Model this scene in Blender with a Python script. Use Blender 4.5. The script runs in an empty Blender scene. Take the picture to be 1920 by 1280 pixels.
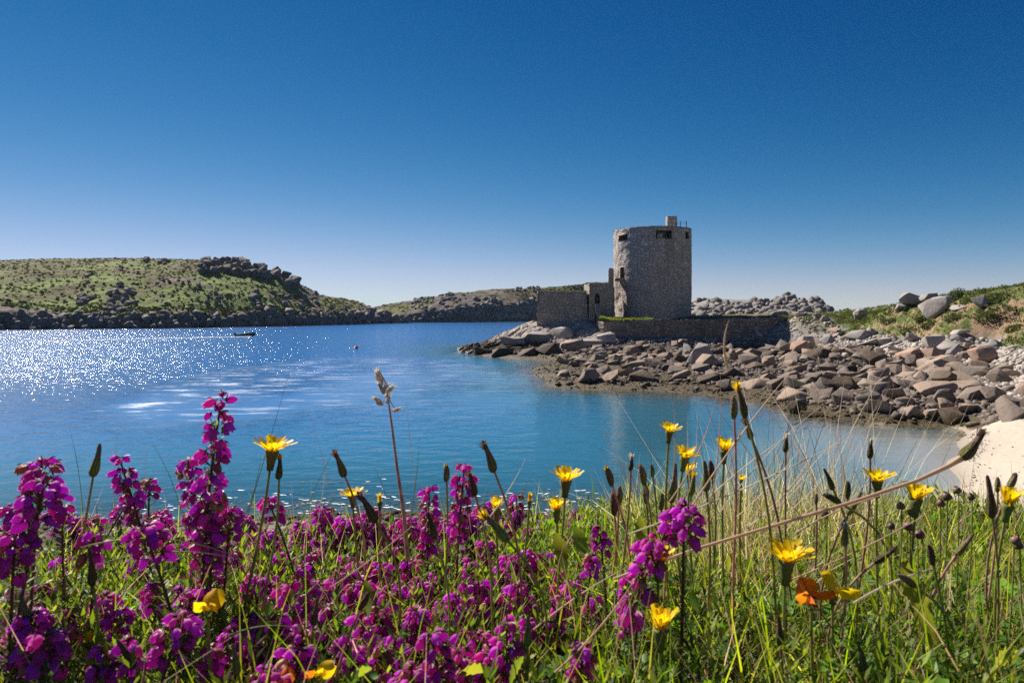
import bpy, bmesh, math, random
import numpy as np
from mathutils import Vector, Matrix, Quaternion

random.seed(7)
rng = np.random.default_rng(7)
SC = bpy.context.scene
COL = SC.collection
R = math.radians

# ------------------------------------------------------------------ camera, sky, sun, exposure
CZ = 6.1                                   # eye height above the water
FPX = 1280.0                               # 24 mm lens on a 36 mm frame, in pixels of a 1920 px wide picture
PITCH = math.atan(55 / FPX)
cam_d = bpy.data.cameras.new('camera')
cam = bpy.data.objects.new('camera', cam_d)
COL.objects.link(cam)
cam.location = (0, 0, CZ)
cam.rotation_euler = (math.pi / 2 - PITCH, 0, 0)
cam_d.lens, cam_d.sensor_width = 24, 36
cam_d.clip_start, cam_d.clip_end = 0.02, 30000
cam_d.dof.use_dof = True
cam_d.dof.focus_distance = 1.25
cam_d.dof.aperture_fstop = 22
SC.camera = cam

SUN_AZ, SUN_EL = R(-44), R(42)             # azimuth from +Y towards +X
S_DIR = Vector((math.sin(SUN_AZ) * math.cos(SUN_EL), math.cos(SUN_AZ) * math.cos(SUN_EL), math.sin(SUN_EL)))
world = bpy.data.worlds.new('World')
SC.world = world
world.use_nodes = True
wn = world.node_tree
wn.nodes.clear()
sky = wn.nodes.new('ShaderNodeTexSky')
sky.sky_type = 'NISHITA'
sky.sun_disc = False
sky.sun_elevation = SUN_EL
sky.sun_rotation = SUN_AZ
sky.altitude = 0
sky.air_density = 0.6
sky.dust_density = 0.0
sky.ozone_density = 1.0
EXPOSURE = 0.88
# the deep polarised blue of the photograph: one response curve per channel for the whole sky, A c^g / (1 + B c^g)
def wnode(typ, **k):
    d = wn.nodes.new('ShaderNode' + typ)
    for a, v in k.items(): setattr(d, a, v)
    return d
def wmath(op, a, b):
    d = wnode('Math', operation=op)
    for k, v in enumerate((a, b)):
        if isinstance(v, (int, float)): d.inputs[k].default_value = v
        else: wn.links.new(v, d.inputs[k])
    return d.outputs[0]
wsep, wcom = wnode('SeparateColor'), wnode('CombineColor')
wn.links.new(sky.outputs[0], wsep.inputs[0])
for ch, (gam, B_, A_) in enumerate(((3.3, 12., 8.2), (1.65, 1., 1.40), (1.2, .3, 1.02))):
    f_ = wmath('POWER', wmath('MULTIPLY', wsep.outputs[ch], .1), gam)
    wn.links.new(wmath('DIVIDE', wmath('MULTIPLY', f_, A_ * 10 / 2 ** EXPOSURE), wmath('ADD', wmath('MULTIPLY', f_, B_), 1.)), wcom.inputs[ch])
wbg = wnode('Background')
wbg.inputs['Strength'].default_value = 0.1
wout = wnode('OutputWorld')
wn.links.new(wcom.outputs[0], wbg.inputs['Color'])
wn.links.new(wbg.outputs[0], wout.inputs['Surface'])

sun_d = bpy.data.lights.new('sun', 'SUN')
sun_d.energy = 4.9
sun_d.angle = R(0.53)
sun_d.color = (1.0, 0.93, 0.84)
sun = bpy.data.objects.new('sun', sun_d)
COL.objects.link(sun)
sun.location = S_DIR * 300
sun.rotation_euler = S_DIR.to_track_quat('Z', 'Y').to_euler()

vs = SC.view_settings
vs.view_transform = 'Standard'
vs.look = 'None'
vs.gamma = 1.0
vs.exposure = EXPOSURE
vs.use_curve_mapping = False
SC.render.engine = 'CYCLES'
cy = SC.cycles
cy.use_denoising = False
cy.max_bounces = 8
cy.diffuse_bounces = 3
cy.glossy_bounces = 3
cy.transmission_bounces = 4
cy.transparent_max_bounces = 12
cy.caustics_reflective = False
cy.caustics_refractive = False
cy.sample_clamp_indirect = 4.0
SC.render.film_transparent = False

# ------------------------------------------------------------------ picture point -> place
_c, _s = math.cos(PITCH), math.sin(PITCH)
def ray(px, py):
    u = 640 - py
    return (px - 960), FPX * _c + u * _s, u * _c - FPX * _s
def at(px, py, Y):
    x, y, z = ray(px, py)
    return Vector((x * Y / y, Y, CZ + z * Y / y))
def on_z(px, py, z):
    x, y, zz = ray(px, py)
    t = (z - CZ) / zz
    return Vector((x * t, y * t, z))
def px_at(Y):                               # metres per picture pixel at distance Y
    return Y / FPX

# ------------------------------------------------------------------ numpy noise
def _h(ix, iy, iz, s):
    h = (ix.astype(np.int64) * 374761393 + iy.astype(np.int64) * 668265263 + iz.astype(np.int64) * 2147483647 + s * 974711) & 0xffffffff
    h = ((h ^ (h >> 13)) * 1274126177) & 0xffffffff
    h = ((h ^ (h >> 15)) * 2246822519) & 0xffffffff
    return ((h ^ (h >> 16)) & 0xffffff) / float(0x1000000)
def vnoise(p, s=0):
    i = np.floor(p)
    f = p - i
    f = f * f * f * (f * (f * 6 - 15) + 10)
    ix, iy, iz = i[:, 0], i[:, 1], i[:, 2]
    o = 0
    for a in (0, 1):
        wa = f[:, 0] if a else 1 - f[:, 0]
        for b in (0, 1):
            wb = f[:, 1] if b else 1 - f[:, 1]
            for c in (0, 1):
                wc = f[:, 2] if c else 1 - f[:, 2]
                o = o + wa * wb * wc * _h(ix + a, iy + b, iz + c, s)
    return o * 2 - 1
def fbm(p, octv=4, s=0, gain=.5):
    a, o, t = 1., 0., 0.
    for k in range(octv):
        o = o + a * vnoise(p * (2.03 ** k), s + k * 17)
        t += a
        a *= gain
    return o / t
def ridged(p, octv=4, s=0):
    a, o, t = 1., 0., 0.
    for k in range(octv):
        o = o + a * (1 - np.abs(vnoise(p * (2.03 ** k), s + k * 17)) * 1.6)
        t += a
        a *= .5
    return o / t
def cells(p, s=0, jit=.85):                 # nearest distance, second distance, id of the cell (3D)
    i = np.floor(p)
    d1 = np.full(len(p), 9.); d2 = np.full(len(p), 9.); cid = np.zeros(len(p))
    for a in (-1, 0, 1):
        for b in (-1, 0, 1):
            for c in (-1, 0, 1):
                q = i + np.array([a, b, c])
                ox = _h(q[:, 0], q[:, 1], q[:, 2], s); oy = _h(q[:, 0], q[:, 1], q[:, 2], s + 1); oz = _h(q[:, 0], q[:, 1], q[:, 2], s + 2)
                d = np.sqrt(((q + .5 + (np.stack([ox, oy, oz], 1) - .5) * jit - p) ** 2).sum(1))
                idd = _h(q[:, 0], q[:, 1], q[:, 2], s + 3)
                n = d < d1
                d2 = np.where(n, d1, np.minimum(d2, d))
                cid = np.where(n, idd, cid)
                d1 = np.where(n, d, d1)
    return d1, d2, cid
def cells2(u, v, s=0, jit=.8):              # the same in the plane
    iu, iv = np.floor(u), np.floor(v)
    d1 = np.full(len(u), 9.); d2 = np.full(len(u), 9.); cid = np.zeros(len(u)); z = np.zeros(len(u))
    for a in (-1, 0, 1):
        for b in (-1, 0, 1):
            qa, qb = iu + a, iv + b
            d = np.hypot(qa + .5 + (_h(qa, qb, z, s) - .5) * jit - u, qb + .5 + (_h(qa, qb, z, s + 1) - .5) * jit - v)
            n = d < d1
            d2 = np.where(n, d1, np.minimum(d2, d))
            cid = np.where(n, _h(qa, qb, z, s + 2), cid)
            d1 = np.where(n, d, d1)
    return d1, d2, cid
def sstep(a, b, x):
    t = np.clip((x - a) / (b - a), 0, 1)
    return t * t * (3 - 2 * t)

# ------------------------------------------------------------------ mesh helpers
def mk_mesh(name, V, F, mats=(), smooth=True, attrs=None, fmat=None):
    V = np.asarray(V, dtype=np.float32)
    me = bpy.data.meshes.new(name)
    groups = F if isinstance(F, list) else [F]
    groups = [np.asarray(g, dtype=np.int32) for g in groups if len(g)]
    nl = sum(g.size for g in groups); nf = sum(len(g) for g in groups)
    me.vertices.add(len(V)); me.vertices.foreach_set('co', V.ravel())
    me.loops.add(nl); me.loops.foreach_set('vertex_index', np.concatenate([g.ravel() for g in groups]))
    st, o = [], 0
    for g in groups:
        st.append(o + np.arange(len(g)) * g.shape[1]); o += g.size
    me.polygons.add(nf); me.polygons.foreach_set('loop_start', np.concatenate(st).astype(np.int32))
    if smooth:
        me.polygons.foreach_set('use_smooth', np.ones(nf, dtype=bool))
    if fmat is not None:
        me.polygons.foreach_set('material_index', np.asarray(fmat, dtype=np.int32))
    for k, a in (attrs or {}).items():
        a = np.asarray(a, dtype=np.float32)
        if a.ndim == 1:
            me.attributes.new(k, 'FLOAT', 'POINT').data.foreach_set('value', a)
        elif a.shape[1] == 4:
            me.attributes.new(k, 'FLOAT_COLOR', 'POINT').data.foreach_set('color', a.ravel())
        else:
            me.attributes.new(k, 'FLOAT_VECTOR', 'POINT').data.foreach_set('vector', a.ravel())
    for m in mats:
        me.materials.append(m)
    me.update(calc_edges=True)
    me.validate()
    return me
def add(name, me, parent=None, loc=None, rot=None, scale=None):
    o = bpy.data.objects.new(name, me)
    COL.objects.link(o)
    if parent is not None:
        o.parent = parent
    if loc is not None: o.location = loc
    if rot is not None: o.rotation_euler = rot
    if scale is not None: o.scale = (scale,) * 3 if isinstance(scale, (int, float)) else scale
    return o
def empty(name, loc=(0, 0, 0)):
    return add(name, None, loc=loc)
def tag(o, label=None, cat=None, group=None, kind=None):
    if label: o['label'] = label
    if cat: o['category'] = cat
    if group: o['group'] = group
    if kind: o['kind'] = kind
    return o
def grid_faces(nu, nv):                     # index = j * nu + i
    i = np.arange(nu - 1)[None, :]; j = np.arange(nv - 1)[:, None]
    a = j * nu + i
    return np.stack([a, a + 1, a + 1 + nu, a + nu], -1).reshape(-1, 4)
def ico(sub):
    bm = bmesh.new()
    bmesh.ops.create_icosphere(bm, subdivisions=sub, radius=1)
    V = np.array([v.co[:] for v in bm.verts]); F = np.array([[v.index for v in f.verts] for f in bm.faces])
    bm.free()
    return V, F
ICO = {k: ico(k) for k in (1, 2, 3, 4)}
def rock(seed, sub=3, k=11, rough=.06, soft=14., flat=.72, elong=1.25):
    """An angular block with worn edges: a ball cut by random planes."""
    r = np.random.default_rng(seed)
    D, F = ICO[sub]
    n = r.normal(size=(k, 3)); n /= np.linalg.norm(n, axis=1)[:, None]
    n = np.concatenate([n, [[0, 0, 1], [0, 0, -1]]])
    c = np.concatenate([r.uniform(.5, .95, k), [r.uniform(.6, .9), .8]])
    q = np.maximum(D @ n.T, 1e-3) / c
    rad = 1 / (np.power((q ** soft).sum(1), 1 / soft))
    rad = np.minimum(rad, 1.25)
    P = D * rad[:, None]
    P = P * (1 + rough * fbm(D * 2.2 + seed * 3.1, 3, seed)[:, None] + rough * .5 * fbm(D * 7 + seed, 2, seed)[:, None])
    P = P * np.array([elong, 1 / elong ** .5, flat])
    return P, F
def hull_rock(seed, npts=16, boxy=.62, bevel=.07, flat=.7, elong=1.2, rough=.0):
    """A broken block: the hull of a few points on a rounded box, its edges worn; faces come out as triangles."""
    r = np.random.default_rng(seed)
    d = r.normal(size=(npts, 3)); d /= np.linalg.norm(d, axis=1)[:, None]
    p = np.sign(d) * np.abs(d) ** boxy * r.uniform(.82, 1.08, (npts, 1)) * np.array([elong, 1 / elong ** .5, flat])
    bm = bmesh.new()
    for q in p: bm.verts.new(q)
    o = bmesh.ops.convex_hull(bm, input=bm.verts)
    bmesh.ops.delete(bm, geom=[v for v in bm.verts if not v.link_faces], context='VERTS')
    bmesh.ops.dissolve_limit(bm, angle_limit=.22, verts=bm.verts, edges=bm.edges)
    if bevel:
        bmesh.ops.bevel(bm, geom=list(bm.edges), offset=bevel, segments=2, profile=.6, affect='EDGES', clamp_overlap=True)
    bmesh.ops.triangulate(bm, faces=bm.faces)
    if rough:
        bmesh.ops.subdivide_edges(bm, edges=bm.edges, cuts=1, use_grid_fill=True)
        bmesh.ops.triangulate(bm, faces=bm.faces)
    bm.normal_update()
    bm.verts.index_update()
    V = np.array([v.co[:] for v in bm.verts]); F = np.array([[v.index for v in f.verts] for f in bm.faces])
    bm.free()
    if rough:
        V = V * (1 + rough * fbm(V * 2.3 + seed, 3, seed)[:, None])
    return V, F
def join(parts):                            # [(V, F)] -> V, F
    V, F, o = [], [], 0
    for v, f in parts:
        V.append(v); F.append(f + o); o += len(v)
    return np.concatenate(V), np.concatenate(F)
def rotz(a):
    c, s = math.cos(a), math.sin(a)
    return np.array([[c, -s, 0], [s, c, 0], [0, 0, 1.]])
def eul(a, b, c):
    return np.array(Matrix(Quaternion((0, 0, 1), c).to_matrix() @ Quaternion((0, 1, 0), b).to_matrix() @ Quaternion((1, 0, 0), a).to_matrix()))
def tube(path, rad, n=6, cap=True):
    P = np.asarray([tuple(p) for p in path], float); m = len(P)
    rad = np.broadcast_to(np.asarray(rad, float), (m,))
    T = np.gradient(P, axis=0); T /= np.linalg.norm(T, axis=1)[:, None] + 1e-12
    ref = np.array([0, 1., 0]) if abs(T[0, 1]) < .9 else np.array([1., 0, 0])
    A = np.cross(T, ref); A /= np.linalg.norm(A, axis=1)[:, None] + 1e-12
    B = np.cross(T, A)
    th = np.arange(n) * 2 * math.pi / n
    V = P[:, None, :] + rad[:, None, None] * (np.cos(th)[None, :, None] * A[:, None, :] + np.sin(th)[None, :, None] * B[:, None, :])
    V = V.reshape(-1, 3)
    j = np.arange(m - 1)[:, None]; i = np.arange(n)[None, :]
    a = j * n + i; b = j * n + (i + 1) % n
    F = np.stack([a, b, b + n, a + n], -1).reshape(-1, 4)
    return V, F
def lathe(prof, n=8, wob=0., seed=0):       # prof: [(radius, z)]
    th = np.arange(n) * 2 * math.pi / n
    pr = np.asarray(prof, float); m = len(pr)
    w = 1 + wob * np.cos(th * n / 2)[None, :]
    V = np.stack([pr[:, 0:1] * np.cos(th)[None] * w, pr[:, 0:1] * np.sin(th)[None] * w, np.repeat(pr[:, 1:2], n, 1)], -1).reshape(-1, 3)
    j = np.arange(m - 1)[:, None]; i = np.arange(n)[None, :]
    a = j * n + i; b = j * n + (i + 1) % n
    return V, np.stack([a, b, b + n, a + n], -1).reshape(-1, 4)
def box(x0, x1, y0, y1, z0, z1):
    V = np.array([[x, y, z] for z in (z0, z1) for x, y in ((x0, y0), (x1, y0), (x1, y1), (x0, y1))], float)
    F = np.array([[0, 3, 2, 1], [4, 5, 6, 7], [0, 1, 5, 4], [1, 2, 6, 5], [2, 3, 7, 6], [3, 0, 4, 7]])
    return V, F
def replicate(V, F, X, S, T, cols=None):
    """Copies of one shape: X (n,3,3) rotations, S (n,) sizes, T (n,3) places -> one vertex and face list."""
    n, m = len(T), len(V)
    W = np.einsum('nij,mj->nmi', X, V) * np.asarray(S).reshape(n, 1, -1) + T[:, None, :]
    G = (F[None] + (np.arange(n) * m)[:, None, None]).reshape(-1, F.shape[1])
    out = (W.reshape(-1, 3), G)
    if cols is not None:
        return out + (np.repeat(cols, m, axis=0),)
    return out
def rand_rot(n, tilt=.4):
    az = rng.uniform(0, 2 * math.pi, n); ti = np.abs(rng.normal(0, tilt, n)); ta = rng.uniform(0, 2 * math.pi, n)
    ca, sa = np.cos(az), np.sin(az)
    Z = np.zeros((n, 3, 3)); Z[:, 0, 0] = ca; Z[:, 0, 1] = -sa; Z[:, 1, 0] = sa; Z[:, 1, 1] = ca; Z[:, 2, 2] = 1
    kx, ky = np.cos(ta), np.sin(ta); c, s = np.cos(ti), np.sin(ti)
    K = np.zeros((n, 3, 3))
    K[:, 0, 0] = c + kx * kx * (1 - c); K[:, 0, 1] = kx * ky * (1 - c); K[:, 0, 2] = ky * s
    K[:, 1, 0] = kx * ky * (1 - c); K[:, 1, 1] = c + ky * ky * (1 - c); K[:, 1, 2] = -kx * s
    K[:, 2, 0] = -ky * s; K[:, 2, 1] = kx * s; K[:, 2, 2] = c
    return np.einsum('nij,njk->nik', K, Z)

# ------------------------------------------------------------------ materials
class Mat:
    def __init__(self, name):
        self.m = bpy.data.materials.new(name); self.m.use_nodes = True
        self.t = self.m.node_tree; self.t.nodes.clear()
        self.out = self.t.nodes.new('ShaderNodeOutputMaterial')
    def n(self, typ, ins=None, **props):
        d = self.t.nodes.new('ShaderNode' + typ)
        for k, v in props.items(): setattr(d, k, v)
        for k, v in (ins or {}).items():
            s = d.inputs[k]
            if isinstance(v, bpy.types.NodeSocket): self.t.links.new(v, s)
            elif isinstance(v, bpy.types.Node): self.t.links.new(v.outputs[0], s)
            else:
                if hasattr(s.default_value, '__len__') and len(s.default_value) == 4 and len(v) == 3: v = (*v, 1)
                s.default_value = v
        return d
    def pos(self): return self.n('NewGeometry').outputs['Position']
    def obj(self): return self.n('TexCoord').outputs['Object']
    def attr(self, name, out='Fac'): return self.n('Attribute', attribute_name=name).outputs[out]
    def noise(self, vec, scale, detail=3, rough=.55, out=0, dist=0.): return self.n('TexNoise', {'Vector': vec, 'Scale': scale, 'Detail': detail, 'Roughness': rough, 'Distortion': dist}).outputs[out]
    def math(self, op, a, b=None, c=None, clamp=False):
        ins = {0: a}
        if b is not None: ins[1] = b
        if c is not None: ins[2] = c
        return self.n('Math', ins, operation=op, use_clamp=clamp).outputs[0]
    def mix(self, f, a, b): return self.n('Mix', {0: f, 6: a, 7: b}, data_type='RGBA').outputs[2]
    def mul(self, f, a, b): return self.n('Mix', {0: f, 6: a, 7: b}, data_type='RGBA', blend_type='MULTIPLY').outputs[2]
    def rng(self, v, a, b, c=0., d=1.): return self.n('MapRange', {0: v, 1: a, 2: b, 3: c, 4: d}, interpolation_type='SMOOTHSTEP').outputs[0]
    def sep(self, v, k): return self.n('SeparateXYZ', {0: v}).outputs[k]
    def scl(self, v, s): return self.n('VectorMath', {0: v, 1: s}, operation='MULTIPLY').outputs[0]
    def bump(self, h, dist, strength=1., normal=None):
        ins = {'Height': h, 'Distance': dist, 'Strength': strength}
        if normal is not None: ins['Normal'] = normal
        return self.n('Bump', ins).outputs[0]
    def bsdf(self, color, rough=.8, normal=None, spec=.3, **kw):
        ins = {'Base Color': color, 'Roughness': rough, 'Specular IOR Level': spec}
        if normal is not None: ins['Normal'] = normal
        ins.update(kw)
        return self.n('BsdfPrincipled', ins)
    def done(self, sh):
        self.t.links.new(sh.outputs[0] if isinstance(sh, bpy.types.Node) else sh, self.out.inputs['Surface'])
        return self.m

def m_granite(name, base, dark, lichen, weed=False, vscale=1.):
    M = Mat(name)
    p = M.pos()
    oi = M.n('ObjectInfo').outputs['Random']
    big = M.noise(p, .5 * vscale, 4); mid = M.noise(p, 2.6 * vscale, 5, .6); fine = M.noise(p, 22 * vscale, 4, .7)
    c = M.mix(M.rng(big, .35, .7), base, lichen)
    c = M.mix(M.rng(mid, .5, .78, 0, .6), c, dark)
    c = M.mix(M.math('MULTIPLY', M.rng(fine, .35, .7), .35), c, dark)
    c = M.mul(1, c, M.n('CombineColor', {0: M.rng(oi, 0, 1, .62, 1.12), 1: M.rng(oi, 0, 1, .64, 1.08), 2: M.rng(oi, 0, 1, .68, 1.04)}).outputs[0])
    if weed:                                # kelp and black lichen cling to what the tide covers
        z = M.sep(p, 2)
        w = M.rng(M.math('ADD', z, M.math('MULTIPLY', M.math('SUBTRACT', mid, .5), 1.6)), .15, .62, 1, 0)
        c = M.mix(w, c, M.mix(M.noise(p, 9, 3), (.022, .017, .009), (.075, .055, .02)))
    h = M.math('ADD', M.math('MULTIPLY', mid, .7), M.math('MULTIPLY', fine, .3))
    return M.done(M.bsdf(c, .85, M.bump(h, .12 / vscale, .8), .2))
# ------------------------------------------------------------------ shore ground: heights through surveyed points
CP = []
def cp(px, py, z): CP.append(on_z(px, py, z))
def cy_(px, py, Y): CP.append(at(px, py, Y))
for px, py in ((880, 661), (912, 668), (960, 672), (1000, 674), (992, 690), (1000, 705), (1020, 722), (1130, 731), (1290, 739), (1420, 757), (1500, 777), (1600, 790), (1700, 797), (1795, 802),
               (1816, 815), (1806, 850), (1782, 880), (1742, 925), (1690, 972), (1500, 990), (1200, 962), (900, 962), (600, 968), (300, 985), (0, 1000), (-300, 1010), (-700, 1000)):
    cp(px, py, 0)
for px, py, z in ((1100, 700, .22), (1250, 715, .3), (1400, 728, .35), (1180, 690, .3), (1060, 692, .2), (1550, 758, .45), (1700, 772, .55), (1880, 785, .9), (1300, 685, .7), (1500, 680, 1.), (1500, 652, 1.8), (1700, 680, 1.3),
                  (1700, 645, 2.5), (1850, 655, 2.5), (1850, 700, 1.6), (1912, 755, 1.35), (1150, 650, 1.1), (1250, 650, 1.1), (1350, 650, 1.1), (1450, 648, 1.3), (1050, 655, 1.0),
                  (1900, 850, .75), (1900, 950, 1.1), (1780, 985, .55), (2150, 850, 2.0), (2150, 700, 3.0)):
    cp(px, py, z)
for px, py, Y in ((1500, 602, 98), (1600, 602, 96), (1580, 628, 90), (1480, 594, 104), (1550, 588, 106), (1640, 586, 105), (1680, 640, 78), (1800, 640, 66), (1912, 645, 58),
                  (1660, 590, 88), (1690, 572, 88), (1760, 566, 84), (1800, 560, 82), (1850, 550, 82), (1925, 534, 80), (1750, 600, 75), (1850, 600, 68), (1925, 595, 64), (2200, 545, 62), (2200, 620, 46),
                  (1150, 600, 109), (1290, 598, 109), (1440, 594, 107), (1220, 596, 120), (1010, 607, 109), (1060, 602, 110), (960, 632, 107), (920, 648, 106), (1000, 615, 107), (1100, 606, 107), (1060, 630, 104.5), (1000, 645, 104.5)):
    cy_(px, py, Y)
for x, y, z in ((12, 140, 3.5), (30, 135, 4.5), (55, 130, 4.8), (-8, 125, -1), (-2, 135, -1.5), (75, 110, 9.5), (90, 85, 10.5), (70, 140, 5), (10, 160, -3), (60, 170, -2), (110, 130, 9), (100, 60, 10), (60, 30, 6), (45, 12, 5),
                (0, 15, .9), (-15, 15, .9), (14, 14.5, 1.0), (-30, 15, 1.0), (0, 8, 2.6), (-15, 8, 2.6), (15, 8, 2.6), (28, 12, 2.6), (-35, 8, 2.6),
                (0, 23, -.7), (-14, 23, -.9), (8, 24, -.6), (12, 30, -.55), (16, 30, -.28), (19, 34, -.25), (15, 24, -.3), (6, 34, -1.3), (0, 40, -2.6), (8, 46, -1.6), (14, 44, -.5), (-12, 36, -3.4), (-25, 30, -3.2), (-20, 60, -5), (-2, 62, -2.6), (-6, 84, -3.5), (-20, 105, -5), (-50, 60, -6), (-60, 110, -6), (-40, 20, -1.5), (-12, 150, -5), (-55, 160, -6)):
    CP.append(Vector((x, y, z)))
CPA = np.array([tuple(c) for c in CP])
def _phi(d2):
    return d2 * np.log(d2 + 1e-9) * .5
_sc = 50.
_A = CPA[:, :2] / _sc
_K = _phi(((_A[:, None] - _A[None]) ** 2).sum(-1)) + np.eye(len(_A)) * 2e-4
_Pm = np.concatenate([np.ones((len(_A), 1)), _A], 1)
_sol = np.linalg.solve(np.block([[_K, _Pm], [_Pm.T, np.zeros((3, 3))]]), np.concatenate([CPA[:, 2], np.zeros(3)]))
def ground(x, y):
    q = np.stack([np.ravel(x), np.ravel(y)], 1).astype(float) / _sc
    o = np.empty(len(q))
    for i in range(0, len(q), 40000):
        b = q[i:i + 40000]
        o[i:i + 40000] = _phi(((b[:, None] - _A[None]) ** 2).sum(-1)) @ _sol[:-3] + _sol[-3] + b @ _sol[-2:]
    return np.clip(o, -9, 14)
def hit(px, py, y0=14., y1=135., f=ground):     # where the view ray meets the ground
    dx, dy, dz = ray(px, py)
    Y = np.geomspace(y0, y1, 500)
    X = dx / dy * Y; Z = CZ + dz / dy * Y
    g = f(X, Y)
    k = np.nonzero(Z <= g)[0]
    k = k[0] if len(k) else len(Y) - 1
    return Vector((X[k], Y[k], float(g[k])))

def polar(az0, az1, n_az, d0, d1, n_d):
    az = np.radians(np.linspace(az0, az1, n_az)); d = np.geomspace(d0, d1, n_d)
    D, A = np.meshgrid(d, az, indexing='ij')
    return (np.tan(A) * D).ravel(), D.ravel()

# masks in the ground plan
BEACH = [tuple(on_z(px, py, z)[:2]) for px, py, z in ((1796, 800, .05), (1830, 806, .1), (1925, 812, .4), (2100, 800, 1.4), (2300, 900, 2.2), (2000, 1010, 1.5), (1700, 1010, .4), (1300, 930, -.5), (1250, 850, -.8), (1450, 790, -.4), (1600, 798, -.1), (1700, 800, -.05))]
def in_poly(x, y, poly):
    c = np.zeros(len(x), bool); n = len(poly)
    for i in range(n):
        x0, y0 = poly[i]; x1, y1 = poly[i - 1]
        c ^= ((y0 > y) != (y1 > y)) & (x < (x1 - x0) * (y - y0) / (y1 - y0 + 1e-12) + x0)
    return c
def bank_mask(x, y, z):                          # turf over the earth bank
    p = np.stack([x * .25, y * .25, z * .25], 1)
    m = sstep(3.0, 3.6, z + 1.0 * fbm(p, 3, 5)) * sstep(.42, .5, x / np.maximum(y, 1) + .05 * fbm(p, 2, 9))
    return m

gx, gy = polar(-40, 47, 600, 9, 175, 270)
gz = ground(gx, gy)
_n1, _n2 = vnoise(np.stack([gx, gy, gx * 0], 1) * .7, 3), vnoise(np.stack([gx, gy, gx * 0], 1) * .7, 4)
sand = np.zeros(len(gx))
for k in range(30):                               # crisp along the dry edge, feathered out under the water
    a_ = k * 2.4; r_ = (k / 30) ** .5 * np.where(gz < -.12, 3.4, .05)
    sand += in_poly(gx + .5 * _n1 + math.cos(a_) * r_, gy + .4 * _n2 + math.sin(a_) * r_, BEACH)
sand /= 30
turf = bank_mask(gx, gy, gz)
castle_turf = sstep(4.3, 4.8, gz) * (gx < 45) * (gx > 11)
p3 = np.stack([gx, gy, gz], 1)
rough = (1 - sand) * (1 - .6 * turf) * sstep(-.6, .1, gz)
prom = sstep(13.5, 8, gx) * sstep(98, 101, gy) * sstep(-.5, .2, gz)
gz = gz + rough * (.16 * fbm(p3 * .7, 4, 2) * sstep(.0, .8, gz + .25) + .06 * fbm(p3 * 3, 3, 6) * sstep(-.1, .5, gz)) + turf * (.55 * fbm(p3 * .33, 4, 8) + .25 * fbm(p3 * 1.3, 3, 3))
gz = gz - prom * .9
gz = gz + sand * sstep(.05, .4, gz) * (.025 * fbm(p3 * 1.1, 3, 51) + .018 * fbm(p3 * 4., 2, 52))
V = np.stack([gx, gy, gz], 1)
F = grid_faces(600, 270)
fz = gz[F].mean(1); fs = sand[F].mean(1); ft = turf[F].mean(1); fp = prom[F].mean(1)
cls = np.where(fz < -.02, 0, np.where(fs > .5, 1, np.where(ft > .5, 2, 3)))

def m_ground():
    M = Mat('shore_ground'); p = M.pos(); z = M.sep(p, 2)
    s, t, c, pr = (M.attr(k) for k in ('sand', 'turf', 'castle_turf', 'prom'))
    n1 = M.noise(p, .8, 4); n2 = M.noise(p, 5, 5, .65); n3 = M.noise(p, 30, 4, .7)
    sandc = M.mix(M.rng(n2, .3, .7), (.45, .39, .315), (.37, .315, .25))
    sandc = M.mix(M.math('MULTIPLY', M.rng(z, -.02, .2, .7, 0), M.rng(z, -.25, -.02)), sandc, (.30, .245, .18))
    peb = M.mix(M.rng(n2, .35, .65), (.12, .095, .075), (.05, .042, .034))
    peb = M.mix(M.rng(z, 1.0, 3., 0, 1), peb, M.mix(n3, (.30, .28, .26), (.17, .15, .14)))
    weed = M.mix(M.rng(n2, .38, .62), (.022, .016, .008), (.13, .09, .03))
    weed = M.mix(M.rng(n3, .55, .7, 0, .5), weed, (.20, .16, .07))
    c0 = M.mix(M.rng(M.math('ADD', z, M.math('MULTIPLY', M.math('SUBTRACT', n1, .5), .9)), .25, .75), weed, peb)
    rockc = M.mix(M.rng(n1, .4, .65), (.46, .385, .33), (.33, .28, .245))
    rockc = M.mix(M.rng(n2, .5, .72, 0, .7), rockc, (.13, .105, .095))
    rockc = M.mix(M.rng(M.math('ADD', z, M.math('MULTIPLY', M.math('SUBTRACT', n2, .5), 2.6)), 1.1, 2.3, 1, 0), rockc, M.mix(n3, (.025, .02, .016), (.085, .06, .04)))
    c0 = M.mix(pr, c0, rockc)
    grass = M.mix(M.rng(n2, .35, .65), (.055, .085, .018), (.115, .14, .03))
    grass = M.mix(M.rng(n1, .55, .75, 0, .7), grass, (.12, .10, .045))
    earth = M.mix(n2, (.22, .14, .085), (.36, .24, .15))
    steep = M.sep(M.n('NewGeometry').outputs['True Normal'], 2)
    tcol = M.mix(M.rng(M.math('ADD', steep, M.math('MULTIPLY', M.math('SUBTRACT', n1, .5), .7)), .72, .86), earth, grass)
    c0 = M.mix(t, c0, tcol)
    c0 = M.mix(c, c0, M.mix(n2, (.10, .105, .03), (.16, .13, .06)))
    c0 = M.mix(s, c0, sandc)
    hgt = M.math('ADD', M.math('MULTIPLY', n2, .6), M.math('MULTIPLY', n3, .4))
    return M.done(M.bsdf(c0, M.rng(z, .1, .8, .45, .9), M.bump(hgt, M.math('MULTIPLY', M.math('SUBTRACT', 1.05, s), .16), .9), .25))
MG = m_ground()
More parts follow.
